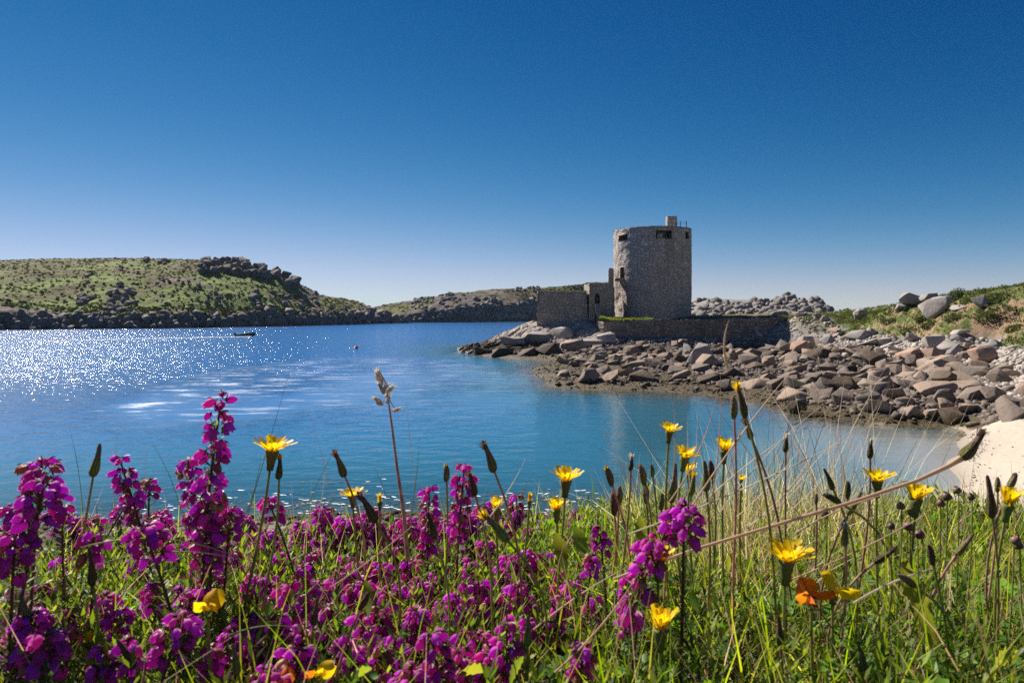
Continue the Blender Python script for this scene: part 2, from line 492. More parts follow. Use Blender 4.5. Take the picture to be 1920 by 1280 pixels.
for k, nm in enumerate(('sea_floor', 'beach', 'grass_bank', 'shore_ground')):
    f = F[cls == k]
    used = np.unique(f); idx = np.zeros(len(V), int); idx[used] = np.arange(len(used))
    o = add(nm, mk_mesh(nm, V[used], idx[f], [MG], attrs={'sand': sand[used], 'turf': turf[used], 'castle_turf': castle_turf[used], 'prom': prom[used]}))
    tag(o, kind='structure', label={'sea_floor': 'pale sandy sea floor under the bay', 'beach': 'pale sand beach curving beside the boulders', 'grass_bank': 'grassy earth bank above the boulder beach', 'rock_point': 'jointed granite point below the castle', 'shore_ground': 'weedy pebble ground between the boulders'}[nm])

# jointed granite of the point: sloping slabs split by joints, on a finer sheet of its own
az_, dd_ = np.radians(np.linspace(-4.6, 8.6, 280)), np.linspace(98.5, 112.5, 170)
D_, A_ = np.meshgrid(dd_, az_, indexing='ij')
qx, qy = (np.tan(A_) * D_).ravel(), D_.ravel()
qz = ground(qx, qy)
q3 = np.stack([qx, qy, qz], 1)
warp = q3 + .5 * np.stack([fbm(q3 * .5, 3, 71), fbm(q3 * .5, 3, 72), fbm(q3 * .5, 3, 73)], 1)
d1, d2, cid = cells2((warp[:, 0] * .9 + warp[:, 1] * .35) * .30, (warp[:, 1] - warp[:, 0] * .45) * .62, 11)
e1, e2, cid2 = cells2(warp[:, 0] * .95 + warp[:, 1] * .4, (warp[:, 1] - .4 * warp[:, 0]) * 1.25, 21)
lowz = sstep(4.2, 1.2, qz)
bump_ = (cid - .5) * (.35 + .5 * lowz) - .55 * sstep(.10, 0, d2 - d1) + (cid2 - .5) * (.10 + .35 * lowz) - (.12 + .15 * lowz) * sstep(.12, 0, e2 - e1) + .30 * fbm(q3 * np.array([.35, .8, 1]), 4, 31) + .12 * ridged(q3 * 1.1, 3, 37)
edge = sstep(98.5, 100.5, qy) * sstep(16, 12, qx) * sstep(-3.2, -1.2, qz)
qz = qz + bump_ * edge - (1 - edge) * .5
MPT = None
o = add('rock_point', mk_mesh('rock_point', np.stack([qx, qy, qz], 1), grid_faces(280, 170), [MG], attrs={'sand': qx * 0, 'turf': qx * 0, 'castle_turf': sstep(4.6, 5., qz) * (qx > 12.5), 'prom': qx * 0 + 1}))
tag(o, 'jointed granite point below the castle', kind='structure')

# ------------------------------------------------------------------ the sea
def depth_at(x, y):
    d = np.full(len(x), 9.)
    k = (y < 170) & (y > 8) & (x > -60) & (x < 120)
    d[k] = -ground(x[k], y[k])
    e = np.clip(np.maximum(np.abs(x + 10) - 40, 0) / 20, 0, 1)
    return np.where(k, d * (1 - e) + 9 * e, 9.)
wx, wy = polar(-62, 62, 260, 8, 12000, 250)
wd = depth_at(wx, wy)
def m_water():
    M = Mat('sea_water'); p = M.pos()
    d = M.attr('depth')
    # wind lanes: calmer water runs across the mouth of the bay
    lane = M.attr('calm')
    patch = M.noise(M.scl(p, (.05, .02, 0)), 1., 3, .6)
    calm = M.math('MAXIMUM', M.math('MULTIPLY', lane, M.rng(patch, .3, .6)), M.rng(patch, .62, .8, 0, .45))
    w1 = M.noise(M.n('Mapping', {0: p, 2: (0, 0, .35), 3: (.55, 1.1, 0)}).outputs[0], 1., 1., .5, dist=.4)
    w2 = M.noise(M.n('Mapping', {0: p, 2: (0, 0, -.5), 3: (1.7, 3.0, 0)}).outputs[0], 1., 1.2, .5, dist=.6)
    w3 = M.noise(p, 13, 2, .6)
    amp = M.math('MULTIPLY', M.rng(calm, 0, 1, 1., .10), M.attr('open_water'))
    h = M.math('ADD', M.math('ADD', M.math('MULTIPLY', w1, .30), M.math('MULTIPLY', w2, .13)), M.math('MULTIPLY', w3, .016))
    nrm = M.bump(M.math('MULTIPLY', h, amp), 1., 1.)
    cosv = M.math('ABSOLUTE', M.n('VectorMath', {0: M.n('NewGeometry').outputs['Incoming'], 1: nrm}, operation='DOT_PRODUCT').outputs['Value'])
    fr = M.math('ADD', .02, M.math('MULTIPLY', .98, M.math('POWER', M.math('SUBTRACT', 1., cosv, clamp=True), 5.)))
    streak = M.noise(M.scl(p, (.22, .8, 0)), 1., 5, .7)
    glint = M.math('MULTIPLY', lane, M.rng(streak, .44, .68))
    gl = M.n('BsdfGlossy', {'Color': (1, 1, 1), 'Roughness': M.rng(glint, 0, 1, .125, .31), 'Normal': nrm})
    # what the water itself sends back: sand glows through the shallows, blue-green scatter takes over with depth
    a = M.math('SUBTRACT', 1., M.math('POWER', 2.718, M.math('MULTIPLY', M.math('MAXIMUM', d, 0.), -.5)))
    body = M.mix(M.rng(d, .4, 5.), (.035, .21, .32), (.008, .12, .36))
    dif = M.n('BsdfDiffuse', {'Color': body})
    tr = M.n('BsdfTransparent', {'Color': M.mix(M.rng(d, 0, 1.3), (.96, .99, 1.), (.42, .80, .92))})
    under = M.n('MixShader', {0: a, 1: tr, 2: dif})
    return M.done(M.n('MixShader', {0: fr, 1: under, 2: gl}))
LANE = [tuple(on_z(px, py, 0)[:2]) for px, py in ((180, 770), (330, 715), (430, 688), (640, 668), (860, 672), (1000, 700), (1010, 745), (900, 790), (640, 765), (480, 790), (260, 800))]
lane = np.zeros(len(wx))
for k in range(24):
    a = k * .81; r_ = 1 + (k % 4)
    lane += in_poly(wx + math.cos(a) * r_ * wy * .012, wy + math.sin(a) * r_ * wy * .02, LANE)
lane /= 24
ob = add('sea', mk_mesh('sea', np.stack([wx, wy, wx * 0], 1), grid_faces(260, 250), [m_water()], attrs={'depth': wd, 'calm': lane, 'open_water': .09 + .91 * sstep(26, 85, wy) * sstep(.25, -.3, wx / wy) + .10 * sstep(.3, -.2, wx / wy)}))
tag(ob, 'rippled deep blue sea filling the bay', kind='structure')
V_, F_ = box(-9000, 9000, -200, 13000, -60, -12)
fl = Mat('deep_floor'); fl = fl.done(fl.bsdf((.02, .05, .07)))
tag(add('deep_sea_floor', mk_mesh('deep_sea_floor', V_, F_, [fl], smooth=False)), 'dark deep sea floor', kind='structure')

# ------------------------------------------------------------------ headlands across the water
def interp(pts, u, k):
    pts = sorted(pts)
    return np.interp(u, [p[0] for p in pts], [p[k] for p in pts])
class Headland:
    """Shore line (px, py at sea level), crest line (px, py, distance), height of the sea cliff in metres."""
    def __init__(s, shore, crest, cliff, seed, lump=1.2, back=.5):
        s.sh, s.cr, s.cl, s.seed, s.lump, s.back = shore, crest, cliff, seed, lump, back
        s.u0, s.u1 = min(p[0] for p in shore), max(p[0] for p in shore)
    def surf(s, u, v):
        ys = interp(s.sh, u, 1)
        D0 = -CZ / np.array([ray(0, y)[2] / ray(0, y)[1] for y in (ys if np.ndim(ys) else [ys])])
        yc = interp(s.cr, u, 1); D1 = interp(s.cr, u, 2)
        zc = CZ + np.array([ray(0, y)[2] / ray(0, y)[1] for y in (yc if np.ndim(yc) else [yc])]) * D1
        cl = np.minimum(interp(s.cl, u, 1), zc * .8)
        D = D0 + (D1 - D0) * v
        x = (u - 960) / ray(0, 600)[1] * D
        w = np.clip(v, 0, 1)
        wob = .035 + .03 * vnoise(np.stack([x * .06, D * .01, x * 0], 1), s.seed)
        z = cl * sstep(0, 1, np.clip(v / (wob + .03), 0, 1)) + (zc - cl) * (1 - (1 - w) ** 1.55) - np.maximum(v - 1, 0) * (zc * s.back) - 3.5 * (v <= 0)
        p = np.stack([x, D, z * 0], 1)
        inl = sstep(.0, .12, v)
        cut = 1 - inl
        z = z + inl * sstep(1.25, .6, v) * s.lump * (.9 * fbm(p * .05, 4, s.seed) + .45 * fbm(p * .25, 3, s.seed + 5)) + sstep(-.01, .02, v) * cut * (2.2 * ridged(p * np.array([.16, .3, 1]), 4, s.seed + 9) - 1.2) * np.clip(cl / 6, .3, 1)
        return np.stack([x, D, z], 1)
    def build(s, name, label, nu, nv, mat, rockf):
        u, v = np.meshgrid(np.linspace(s.u0, s.u1, nu), np.concatenate([[-.03], np.linspace(0, .14, nv // 3), np.linspace(.15, 1.3, nv - nv // 3 - 1)]))
        u, v = u.ravel(), v.ravel()
        P = s.surf(u, v)
        rk = rockf(u, v, P)
        m = mk_mesh(name, P, grid_faces(nu, nv), [mat], attrs={'rock': np.clip(rk, 0, 1), 'inland': np.clip(v, 0, 1.3), 'along': (u - s.u0) / (s.u1 - s.u0)})
        o = add(name, m)
        s.P, s.u, s.v, s.rk = P, u, v, rk
        return tag(o, label, kind='structure')
    def hit(s, px, py):
        v = np.linspace(0, 1.05, 400)
        P = s.surf(np.full(400, float(px)), v)
        sc = CZ + (ray(px, py)[2] / ray(px, py)[1]) * P[:, 1]
        k = np.nonzero(P[:, 2] >= sc)[0]
        return Vector(P[k[0] if len(k) else np.argmax(P[:, 2] / P[:, 1])])
def m_hill(name, g1, g2, brown, rockc, haze=0):
    M = Mat(name); p = M.pos()
    n0 = M.noise(p, .035, 4); n1 = M.noise(p, .16, 5, .6); n2 = M.noise(p, .9, 4, .65)
    r = M.attr('rock'); v = M.attr('inland')
    g = M.mix(M.rng(n1, .38, .62), g1, g2)
    g = M.mix(M.rng(n2, .5, .75, 0, .3), g, (.04, .055, .02))
    hb = M.rng(M.math('ADD', M.math('MULTIPLY', n0, .9), M.math('MULTIPLY', v, .22)), .48, .66, 0, .9)
    g = M.mix(hb, g, M.mix(n2, brown, (.05, .038, .02)))
    z = M.sep(p, 2)
    rc = M.mix(M.rng(n1, .35, .65), rockc, (rockc[0] * .45, rockc[1] * .45, rockc[2] * .45))
    rc = M.mix(M.rng(n0, .45, .62, 0, .7), rc, (rockc[0] * 1.35, rockc[1] * 1.15, rockc[2] * .95))
    rc = M.mix(M.rng(n2, .5, .7, 0, .6), rc, (.05, .042, .04))
    rc = M.mix(M.rng(M.math('ADD', z, M.math('MULTIPLY', M.math('SUBTRACT', n2, .5), 2)), .6, 1.9, .9, 0), rc, (.02, .017, .015))
    c = M.mix(M.rng(M.math('ADD', r, M.math('MULTIPLY', M.math('SUBTRACT', n2, .5), .6)), .35, .6), g, rc)
    return M.done(M.bsdf(c, .9, M.bump(M.math('ADD', n2, n1), 1.2, .8), .1))
ROCKC = (.22, .19, .17)
hill = Headland([(-420, 628), (-200, 624), (0, 619), (150, 617), (300, 616), (450, 613), (560, 611), (640, 609), (700, 607), (735, 606), (765, 605.5)],
                [(-420, 492, 360), (-200, 490, 360), (0, 490, 360), (90, 487, 360), (180, 485, 360), (300, 485, 360), (380, 488, 355), (470, 496, 352), (520, 510, 352), (555, 528, 354), (575, 540, 356), (600, 552, 360), (640, 559, 375), (670, 566, 385), (700, 578, 388), (735, 592, 386), (765, 603, 384)],
                [(-420, 4.2), (0, 4.4), (70, 3.2), (120, 2.4), (190, 4.0), (240, 2.8), (290, 2.2), (350, 3.8), (430, 2.6), (500, 3.6), (560, 2.6), (620, 4.0), (700, 3.2), (765, 1.5)], 3, 1.3)
def rock_hill(u, v, P):
    n = fbm(P * .09, 4, 40); m = ridged(P * .05, 3, 44)
    r = sstep(.085, .035, v + .07 * fbm(P * .045, 3, 47)) + sstep(.38, .6, n + .25 * sstep(470, 560, u) + .12 * m - .02) * .9
    return r
MH = m_hill('headland_cover', (.14, .185, .05), (.23, .275, .085), (.19, .15, .08), ROCKC)
hill.build('headland', 'green headland with dark rocky shore across the bay', 520, 160, MH, rock_hill)
hill2 = Headland([(660, 606), (740, 605), (820, 604.5), (880, 604), (950, 603), (990, 602), (1040, 601.5), (1120, 601), (1230, 600)],
                 [(660, 600, 470), (695, 577, 500), (730, 570, 500), (770, 565, 495), (788, 557, 490), (815, 557, 490), (840, 550, 492), (875, 548, 495), (905, 545, 500), (950, 542, 500), (985, 541, 500), (1000, 538, 500), (1015, 541, 500), (1060, 536, 500), (1120, 530, 500), (1160, 540, 500), (1230, 575, 500)],
                 [(660, 2), (740, 3), (800, 5), (870, 8), (930, 9), (1000, 11), (1230, 8)], 13, 1.8)
def rock_hill2(u, v, P):
    n = fbm(P * .07, 4, 60)
    return sstep(.2, .1, v) + sstep(.05, .2, n + .35 * sstep(745, 800, u) - .3 * sstep(930, 960, u) * sstep(.3, .5, v) - .15)
MH2 = m_hill('far_headland_cover', (.11, .125, .045), (.15, .155, .06), (.12, .10, .05), (.15, .13, .12))
hill2.build('far_headland', 'farther low headland of grass and crags behind the bay', 300, 110, MH2, rock_hill2)

MCRAG = m_granite('crag_granite', (.20, .175, .165), (.06, .053, .05), (.27, .235, .21), vscale=.35)
MTOR = m_granite('tor_granite', (.13, .115, .11), (.04, .036, .035), (.19, .165, .15), vscale=.35)
MSHORE = m_granite('shore_granite', (.24, .20, .175), (.05, .04, .035), (.33, .27, .225), vscale=.4)
RK2 = [hull_rock(200 + k, 13 + k % 6, .7, .06, .85, 1.15) for k in range(14)]
RK0 = [hull_rock(240 + k, 12 + k % 4, .7, 0, .85, 1.15) for k in range(14)]     # plain blocks for the masses
RMESH = {}
def crag(name, label, cat, places, mat, group=None, protos=None, flat=1., stuff=False):
    """One outcrop: blocks (x, y, z, size) grown together."""
    protos = protos or (RK0 if stuff else RK2)
    c = np.mean([p[:3] for p in places], axis=0)
    if not stuff:
        root = tag(empty(name, c), label, cat, group)
        for k, (x, y, z, s) in enumerate(places):
            key = (id(protos), k % len(protos), mat.name)
            if key not in RMESH:
                RMESH[key] = mk_mesh('block', *protos[k % len(protos)], [mat], smooth=False)
            add('block', RMESH[key], root, (x - c[0], y - c[1], z - c[2]), (rng.normal(0, .35), rng.normal(0, .35), rng.uniform(0, 6.28)), (s, s, s * flat))
        return root
    parts = []
    for k, (x, y, z, s) in enumerate(places):
        v, f = protos[k % len(protos)]
        parts.append(((v @ eul(rng.normal(0, .35), rng.normal(0, .35), rng.uniform(0, 6.28)).T) * np.array([1, 1, flat]) * s + np.array([x, y, z]) - c, f))
    v, f = join(parts)
    return tag(add(name, mk_mesh(name, v, f, [mat], smooth=False), loc=c), label, kind='stuff')
def crag_px(H, name, label, cat, pts, mat=MCRAG, group=None, up=.25, flat=1., stuff=False):
    pl = []
    for px, py, s in pts:
        h = H.hit(px, py)
        sz = s * h[1] / FPX
        pl.append((h[0], h[1] + sz * .5, h[2] + sz * up, sz))
    return crag(name, label, cat, pl, mat, group, flat=flat, stuff=stuff)
def spread(x0, x1, y0, y1, n, smin, smax, tilt=0.):
    o = []
    for _ in range(n):
        t = rng.random()
        o.append((x0 + (x1 - x0) * t, y0 + (y1 - y0) * rng.random() + tilt * t, smin + (smax - smin) * rng.random() ** 1.6))
    return o
G_H = 'dark crags on the headland'
tor = []
for k in range(64):
    t = rng.random(); px = 378 + 190 * t
    top = np.interp(px, [380, 420, 470, 520, 545, 570], [489, 487, 495, 507, 520, 540])
    tor.append((px, top + 3 + rng.random() * (24 - 6 * t), 5 + 8 * rng.random()))
crag_px(hill, 'rock_tor', 'long dark tor of stacked blocks along the headland crest', 'crag', tor, MTOR, group=G_H, up=.55)
crag_px(hill, 'rock_outcrop', 'pair of dark blocks on the skyline beside the tor', 'crag', spread(265, 280, 486, 490, 4, 4, 6) + spread(298, 316, 486, 496, 6, 4, 7), group=G_H)
crag_px(hill, 'rock_outcrop', 'rounded dark outcrop low on the ferny slope', 'crag', spread(136, 175, 548, 575, 16, 4, 9), group=G_H)
crag_px(hill, 'rock_outcrop', 'tall dark rib of rock running down the headland slope', 'crag', spread(160, 185, 510, 545, 9, 3, 6) + spread(205, 250, 535, 592, 30, 4, 9), group=G_H)
crag_px(hill, 'rock_outcrop', 'small dark block high on the headland slope', 'crag', spread(226, 240, 500, 508, 4, 3, 6), group=G_H)
crag_px(hill, 'rock_outcrop', 'dark outcrop halfway down below the tor', 'crag', spread(385, 415, 548, 575, 12, 3, 8), group=G_H)
crag_px(hill, 'rock_outcrop', 'scattered grey blocks in the bracken below the crest', 'crag', spread(290, 375, 525, 572, 14, 2, 5), group=G_H)
crag_px(hill, 'rock_outcrop', 'jumbled dark rocks below the end of the tor', 'crag', spread(470, 600, 540, 596, 50, 3, 8, 10), group=G_H)
crag_px(hill, 'rock_outcrop', 'rocky tail of the headland dipping to the channel', 'crag', spread(600, 745, 568, 600, 60, 3, 6, 14), group=G_H)
crag_px(hill, 'shore_rock', 'brown slab of rock lit at the headland waterline', 'rock', spread(175, 215, 588, 608, 12, 4, 10), MSHORE, 'rocks at the headland waterline')
crag_px(hill, 'shore_rock', 'pair of pale brown leaning slabs at the headland waterline', 'rock', spread(308, 320, 596, 608, 3, 5, 8) + spread(336, 360, 594, 610, 6, 5, 10), MSHORE, 'rocks at the headland waterline')
pl = []
for px, py, s in spread(-60, 760, 588, 616, 420, 3, 12):
    t = np.interp(px, [-60, 765], [0, 1])
    py = py + 4 - 12 * t
    h = hill.hit(px, py); sz = s * h[1] / FPX
    pl.append((h[0], h[1], h[2], sz))
o = crag('shore_rubble', 'dark broken rocks along the foot of the headland', None, pl, MSHORE, stuff=True)
G_F = 'crags on the far headland'
for lab, pts in (('knob of rock ending the far headland grass slope', spread(770, 812, 558, 582, 22, 3, 6)), ('dark crag in the middle of the far headland', spread(822, 882, 553, 580, 34, 3, 7)),
                 ('low mound of broken rock in front of the far crags', spread(790, 910, 578, 598, 40, 3, 6)), ('long dark cliff below the far headland top', spread(885, 1010, 562, 596, 50, 4, 8)),
                 ('rock crest of the far headland beside the castle wall', spread(965, 1012, 538, 548, 14, 3, 5))):
    crag_px(hill2, 'rock_outcrop', lab, 'crag', pts, MCRAG, G_F)
crag_px(hill2, 'shore_rock', 'pale sunlit ledge of rocks under the far headland', 'rock', spread(905, 985, 590, 598, 26, 3, 6), m_granite('pale_ledge', (.36, .30, .26), (.1, .08, .07), (.42, .36, .31), vscale=.3), 'rocks under the far headland')
pl = []
for px, py, s in spread(655, 1010, 596, 603, 120, 2, 5):
    h = hill2.hit(px, py); sz = s * h[1] / FPX
    pl.append((h[0], h[1], h[2], sz))
tag(crag('far_shore_rubble', 'dark rocks along the far waterline', None, pl, MSHORE, stuff=True), kind='stuff')

# rocky ridge behind the castle green
ridge = Headland([(1230, 600), (1300, 600), (1450, 600), (1600, 600)], [(1230, 572, 190), (1290, 566, 190), (1320, 559, 190), (1345, 561, 190), (1400, 563, 190), (1440, 561, 190), (1475, 556, 190), (1500, 560, 190), (1530, 562, 190), (1545, 572, 190), (1560, 585, 190), (1600, 588, 190)],
                 [(1230, 2), (1600, 2)], 23, 1.2)
ridge.sh = [(a, b + 56) for a, b in ((1230, 600), (1600, 600))]
MRID = m_granite('ridge_granite', (.27, .245, .225), (.09, .08, .075), (.34, .31, .285), vscale=.5)
ridge.build('rock_ridge', 'grey rubble ridge behind the castle green', 160, 60, MRID, lambda u, v, P: v * 0 + 1)
pts = []
for k in range(330):
    px = rng.uniform(1290, 1556)
    top = np.interp(px, [1290, 1320, 1345, 1400, 1440, 1475, 1500, 1530, 1545, 1556], [566, 557, 562, 564, 562, 553, 557, 556, 568, 580])
    pts.append((px, top + 4 + (594 - top) * rng.random() ** 1.2, 3 + 9 * rng.random() ** 2))
tag(crag_px(ridge, 'ridge_rocks', 'tumbled grey blocks covering the ridge behind the castle', None, pts, MRID, up=.15, stuff=True), kind='stuff')

# bracken and heath on the headlands
MV = Mat('bracken')
_t = MV.attr('tint', 'Color')
MV = MV.done(MV.n('MixShader', {0: .5, 1: MV.n('BsdfDiffuse', {'Color': _t}), 2: MV.n('BsdfTranslucent', {'Color': _t})}))
def tussocks(H, n, name, label, cols, smin, smax, vmin=.1, vmax=1.06):
    k = rng.choice(np.nonzero((H.v > vmin) & (H.v < vmax) & (H.rk < .5) & (H.u > H.u0 + 150 * (H is hill)))[0], n)
    P = H.P[k] + rng.normal(0, .5, (n, 3)) * np.array([1, 1, 0])
    parts = []
    D, Fi = ICO[1]
    allV, allF, allC = [], [], []
    for q in range(6):
        sel = np.arange(n) % 6 == q
        v = D * (1 + rng.normal(0, .3, (len(D), 1))) * np.array([1, 1, .42])
        s = rng.uniform(smin, smax, sel.sum())
        f_ = .5 + .5 * fbm(P[sel] * np.array([.03, .03, 0]), 3, 9) * 1.6 + rng.normal(0, .14, sel.sum())
        col = np.array(cols)[np.clip((f_ * len(cols)).astype(int), 0, len(cols) - 1)] * rng.uniform(.75, 1.2, (sel.sum(), 1))
        col = np.concatenate([col, np.ones((len(col), 1))], 1)
        a, b, c = replicate(v, Fi, rand_rot(sel.sum(), .2), s, P[sel], col)
        allF.append(b + sum(len(x) for x in allV)); allV.append(a); allC.append(c)
    o = add(name, mk_mesh(name, np.concatenate(allV), np.concatenate(allF), [MV], smooth=False, attrs={'tint': np.concatenate(allC)}))
    return tag(o, label, kind='stuff')
tussocks(hill, 7000, 'bracken', 'patchy green bracken and heath on the headland', [(.19, .155, .085), (.16, .195, .065), (.20, .25, .075), (.29, .34, .11), (.32, .36, .12)], .3, .8, vmin=.05)
tussocks(hill2, 1300, 'far_heath', 'low green heath on the far headland', [(.10, .12, .045), (.14, .15, .06), (.07, .07, .035)], .4, 1.)
# ------------------------------------------------------------------ the castle
def m_masonry(name, base, dark, pale, su=1 / .62, sv=1 / .36):
    M = Mat(name); p = M.pos(); uv = M.attr('wall_uv', 'Vector')
    n1 = M.noise(p, .35, 4); n2 = M.noise(p, 1.6, 5, .65); n3 = M.noise(p, 14, 3, .7)
    w = M.n('VectorMath', {0: M.scl(uv, (su, sv, 0)), 1: M.n('VectorMath', {0: M.noise(p, 1.1, 2, out=1), 1: (.7, .7, 0)}, operation='MULTIPLY').outputs[0]}, operation='ADD').outputs[0]
    vor = M.n('TexVoronoi', {'Vector': w, 'Scale': 1.}, voronoi_dimensions='2D', feature='F1')
    edge = M.n('TexVoronoi', {'Vector': w, 'Scale': 1.}, voronoi_dimensions='2D', feature='DISTANCE_TO_EDGE').outputs['Distance']
    v = M.sep(vor.outputs['Color'], 0)
    c = M.mix(v, base, dark)
    c = M.mix(M.rng(M.sep(vor.outputs['Color'], 1), .7, 1., 0, .7), c, pale)
    c = M.mix(M.rng(n1, .45, .68, 0, .5), c, dark)
    c = M.mix(M.rng(n2, .58, .75, 0, .65), c, pale)
    c = M.mix(M.rng(edge, .0, .09, .8, 0), c, (.085, .073, .062))
    c = M.mix(M.rng(n3, .5, .75, 0, .3), c, dark)
    st = M.noise(M.scl(p, (.9, .9, .09)), 1., 4, .6)
    c = M.mix(M.rng(st, .5, .7, 0, .55), c, (dark[0] * .62, dark[1] * .6, dark[2] * .6))
    c = M.mix(M.rng(M.noise(p, .8, 3), .6, .72, 0, .5), c, (pale[0] * 1.05, pale[1] * 1.05, pale[2]))
    h = M.math('ADD', M.rng(edge, 0, .16), M.math('MULTIPLY', n3, .5))
    return M.done(M.bsdf(c, .92, M.bump(h, .09, .9), .15))
MT = m_masonry('tower_masonry', (.53, .465, .41), (.39, .335, .295), (.64, .575, .52))
MW = m_masonry('wall_masonry', (.48, .405, .335), (.33, .275, .225), (.56, .49, .415))
MD = Mat('dark_wood'); MD = MD.done(MD.bsdf(MD.mix(MD.noise(MD.scl(MD.obj(), (8, 8, 1)), 3), (.05, .035, .025), (.09, .065, .045)), .8))
MI = Mat('iron'); MI = MI.done(MI.bsdf(MI.mix(MI.noise(MI.pos(), 6), (.06, .055, .055), (.12, .08, .06)), .6, Metallic=.4))

def lines(a, b, step, extra):
    n = max(2, int(round((b - a) / step)))
    L = np.linspace(a, b, n + 1)
    for e in extra:
        L[np.argmin(np.abs(L - e))] = e
    return np.unique(L)
def masonry(plan, z0, z1, step=.22, batter=0., holes=(), inner=None, amp=.045, top=True, closed=True, top_wave=.06, seed=0, su=.48, sv=.27, bulge=None):
    """Walls round a ground plan. holes: (u0, u1, v0, v1, depth); depth None = through to the inner face.
    inner = (thickness, floor height above z0) makes a hollow parapet."""
    P = np.asarray(plan, float)
    Q = np.concatenate([P, P[:1]]) if closed else P
    seg = np.hypot(*(Q[1:] - Q[:-1]).T); cum = np.concatenate([[0], np.cumsum(seg)])
    U = lines(0, cum[-1], step, list(cum[1:-1] if len(P) < 12 else []) + [h[k] for h in holes for k in (0, 1)])
    Vv = lines(0, z1 - z0, step, [h[k] for h in holes for k in (2, 3)] + ([inner[1]] if inner else []))
    if closed: U = U[:-1]
    nu, nv = len(U), len(Vv)
    X = np.interp(U, cum, Q[:, 0]); Y = np.interp(U, cum, Q[:, 1])
    du = 1e-3
    if len(P) >= 12:
        ctr = P.mean(0); N = np.stack([X - ctr[0], Y - ctr[1]], 1)
    else:
        tx = np.interp((U + du) % cum[-1] if closed else np.minimum(U + du, cum[-1]), cum, Q[:, 0]) - X; ty = np.interp((U + du) % cum[-1] if closed else np.minimum(U + du, cum[-1]), cum, Q[:, 1]) - Y
        N = np.stack([ty, -tx], 1)
        if closed: N = N + np.roll(N, 1, 0) * .01
        bad = np.hypot(*N.T) < 1e-9
        N[bad] = N[np.nonzero(~bad)[0][-1]]
    N /= np.hypot(*N.T)[:, None] + 1e-12
    uu, vv = np.meshgrid(U, Vv); uu, vv = uu.ravel(), vv.ravel()
    ii = np.tile(np.arange(nu), nv)
    a, b, c = cells2(uu / su + .5 * vnoise(np.stack([uu, vv, uu * 0], 1) * 1.1, seed), vv / sv + .5 * vnoise(np.stack([uu, vv, uu * 0], 1) * 1.1, seed + 1), seed + 3)
    dsp = amp * ((c - .5) * 1.5 - 1.2 * sstep(.14, 0, b - a)) + amp * .9 * fbm(np.stack([uu, vv, uu * 0], 1) * .6, 3, seed + 5)
    off = dsp - batter * vv
    if bulge is not None: off = off + bulge(uu, vv)
    zz = z0 + vv + np.where(vv > z1 - z0 - 1e-6, top_wave * vnoise(np.stack([uu * .9, uu * 0, uu * 0], 1), seed + 8) + top_wave * .8 * vnoise(np.stack([uu * 3, uu * 0, uu * 0], 1), seed + 9), 0)
    VO = np.stack([X[ii] + N[ii, 0] * off, Y[ii] + N[ii, 1] * off, zz], 1)
    verts = [VO]; uvs = [np.stack([uu, vv, uu * 0], 1)]; faces = []
    def cellhole(i, j):
        um = (U[i] + (U[i + 1] if i + 1 < nu else cum[-1])) / 2; vm = (Vv[j] + Vv[j + 1]) / 2
        return any(h[0] < um < h[1] and h[2] < vm < h[3] for h in holes)
    ncol = nu if closed else nu - 1
    H = np.array([[cellhole(i, j) for i in range(ncol)] for j in range(nv - 1)])
    for j in range(nv - 1):
        for i in range(ncol):
            if not H[j, i]:
                i2 = (i + 1) % nu
                faces.append((j * nu + i, j * nu + i2, (j + 1) * nu + i2, (j + 1) * nu + i))
    base = len(VO)
    if inner:
        th, fl = inner
        j0 = int(np.argmin(np.abs(Vv - fl)))
        VI = VO.copy(); VI[:, 0] = X[ii] - N[ii, 0] * th; VI[:, 1] = Y[ii] - N[ii, 1] * th
        verts.append(VI); uvs.append(uvs[0])
        for j in range(j0, nv - 1):
            for i in range(ncol):
                if not H[j, i]:
                    i2 = (i + 1) % nu
                    faces.append((base + j * nu + i2, base + j * nu + i, base + (j + 1) * nu + i, base + (j + 1) * nu + i2))
        for i in range(ncol):               # top of the parapet
            i2 = (i + 1) % nu; t = (nv - 1) * nu
            faces.append((t + i, t + i2, base + t + i2, base + t + i))
        cen = np.array([[P[:, 0].mean(), P[:, 1].mean(), z0 + fl]]); verts.append(cen); uvs.append(np.zeros((1, 3)))
        ci = base * 2
        fan = [(base + j0 * nu + i, base + j0 * nu + (i + 1) % nu, ci) for i in range(ncol)]
    else:
        fan = []
        if top and closed:
            cen = np.array([[P[:, 0].mean(), P[:, 1].mean(), z1]]); verts.append(cen); uvs.append(np.zeros((1, 3)))
            fan = [((nv - 1) * nu + i, (nv - 1) * nu + (i + 1) % nu, base) for i in range(ncol)]
    # jambs of the openings
    tot = sum(len(v) for v in verts)
    ex, exu = [], []
    for h in holes:
        i0, i1 = [int(np.argmin(np.abs(U - h[k]))) for k in (0, 1)]; j0_, j1_ = [int(np.argmin(np.abs(Vv - h[k]))) for k in (2, 3)]
        loop = [(i, j0_) for i in range(i0, i1)] + [(i1, j) for j in range(j0_, j1_)] + [(i, j1_) for i in range(i1, i0, -1)] + [(i0, j) for j in range(j1_, j0_, -1)]
        L = [j * nu + i % nu for i, j in loop]
        if h[4] is None:
            M2 = [base + k for k in L]
        else:
            M2 = list(range(tot + len(ex), tot + len(ex) + len(L)))
            for k in L:
                q = VO[k].copy(); q[:2] -= N[ii[k]] * h[4]
                ex.append(q); exu.append(uvs[0][k])
            cc = np.mean([ex[k - tot] for k in M2], axis=0); ex.append(cc); exu.append((0, 0, 0)); ck = tot + len(ex) - 1
            fan += [(M2[k], M2[(k + 1) % len(L)], ck) for k in range(len(L))]
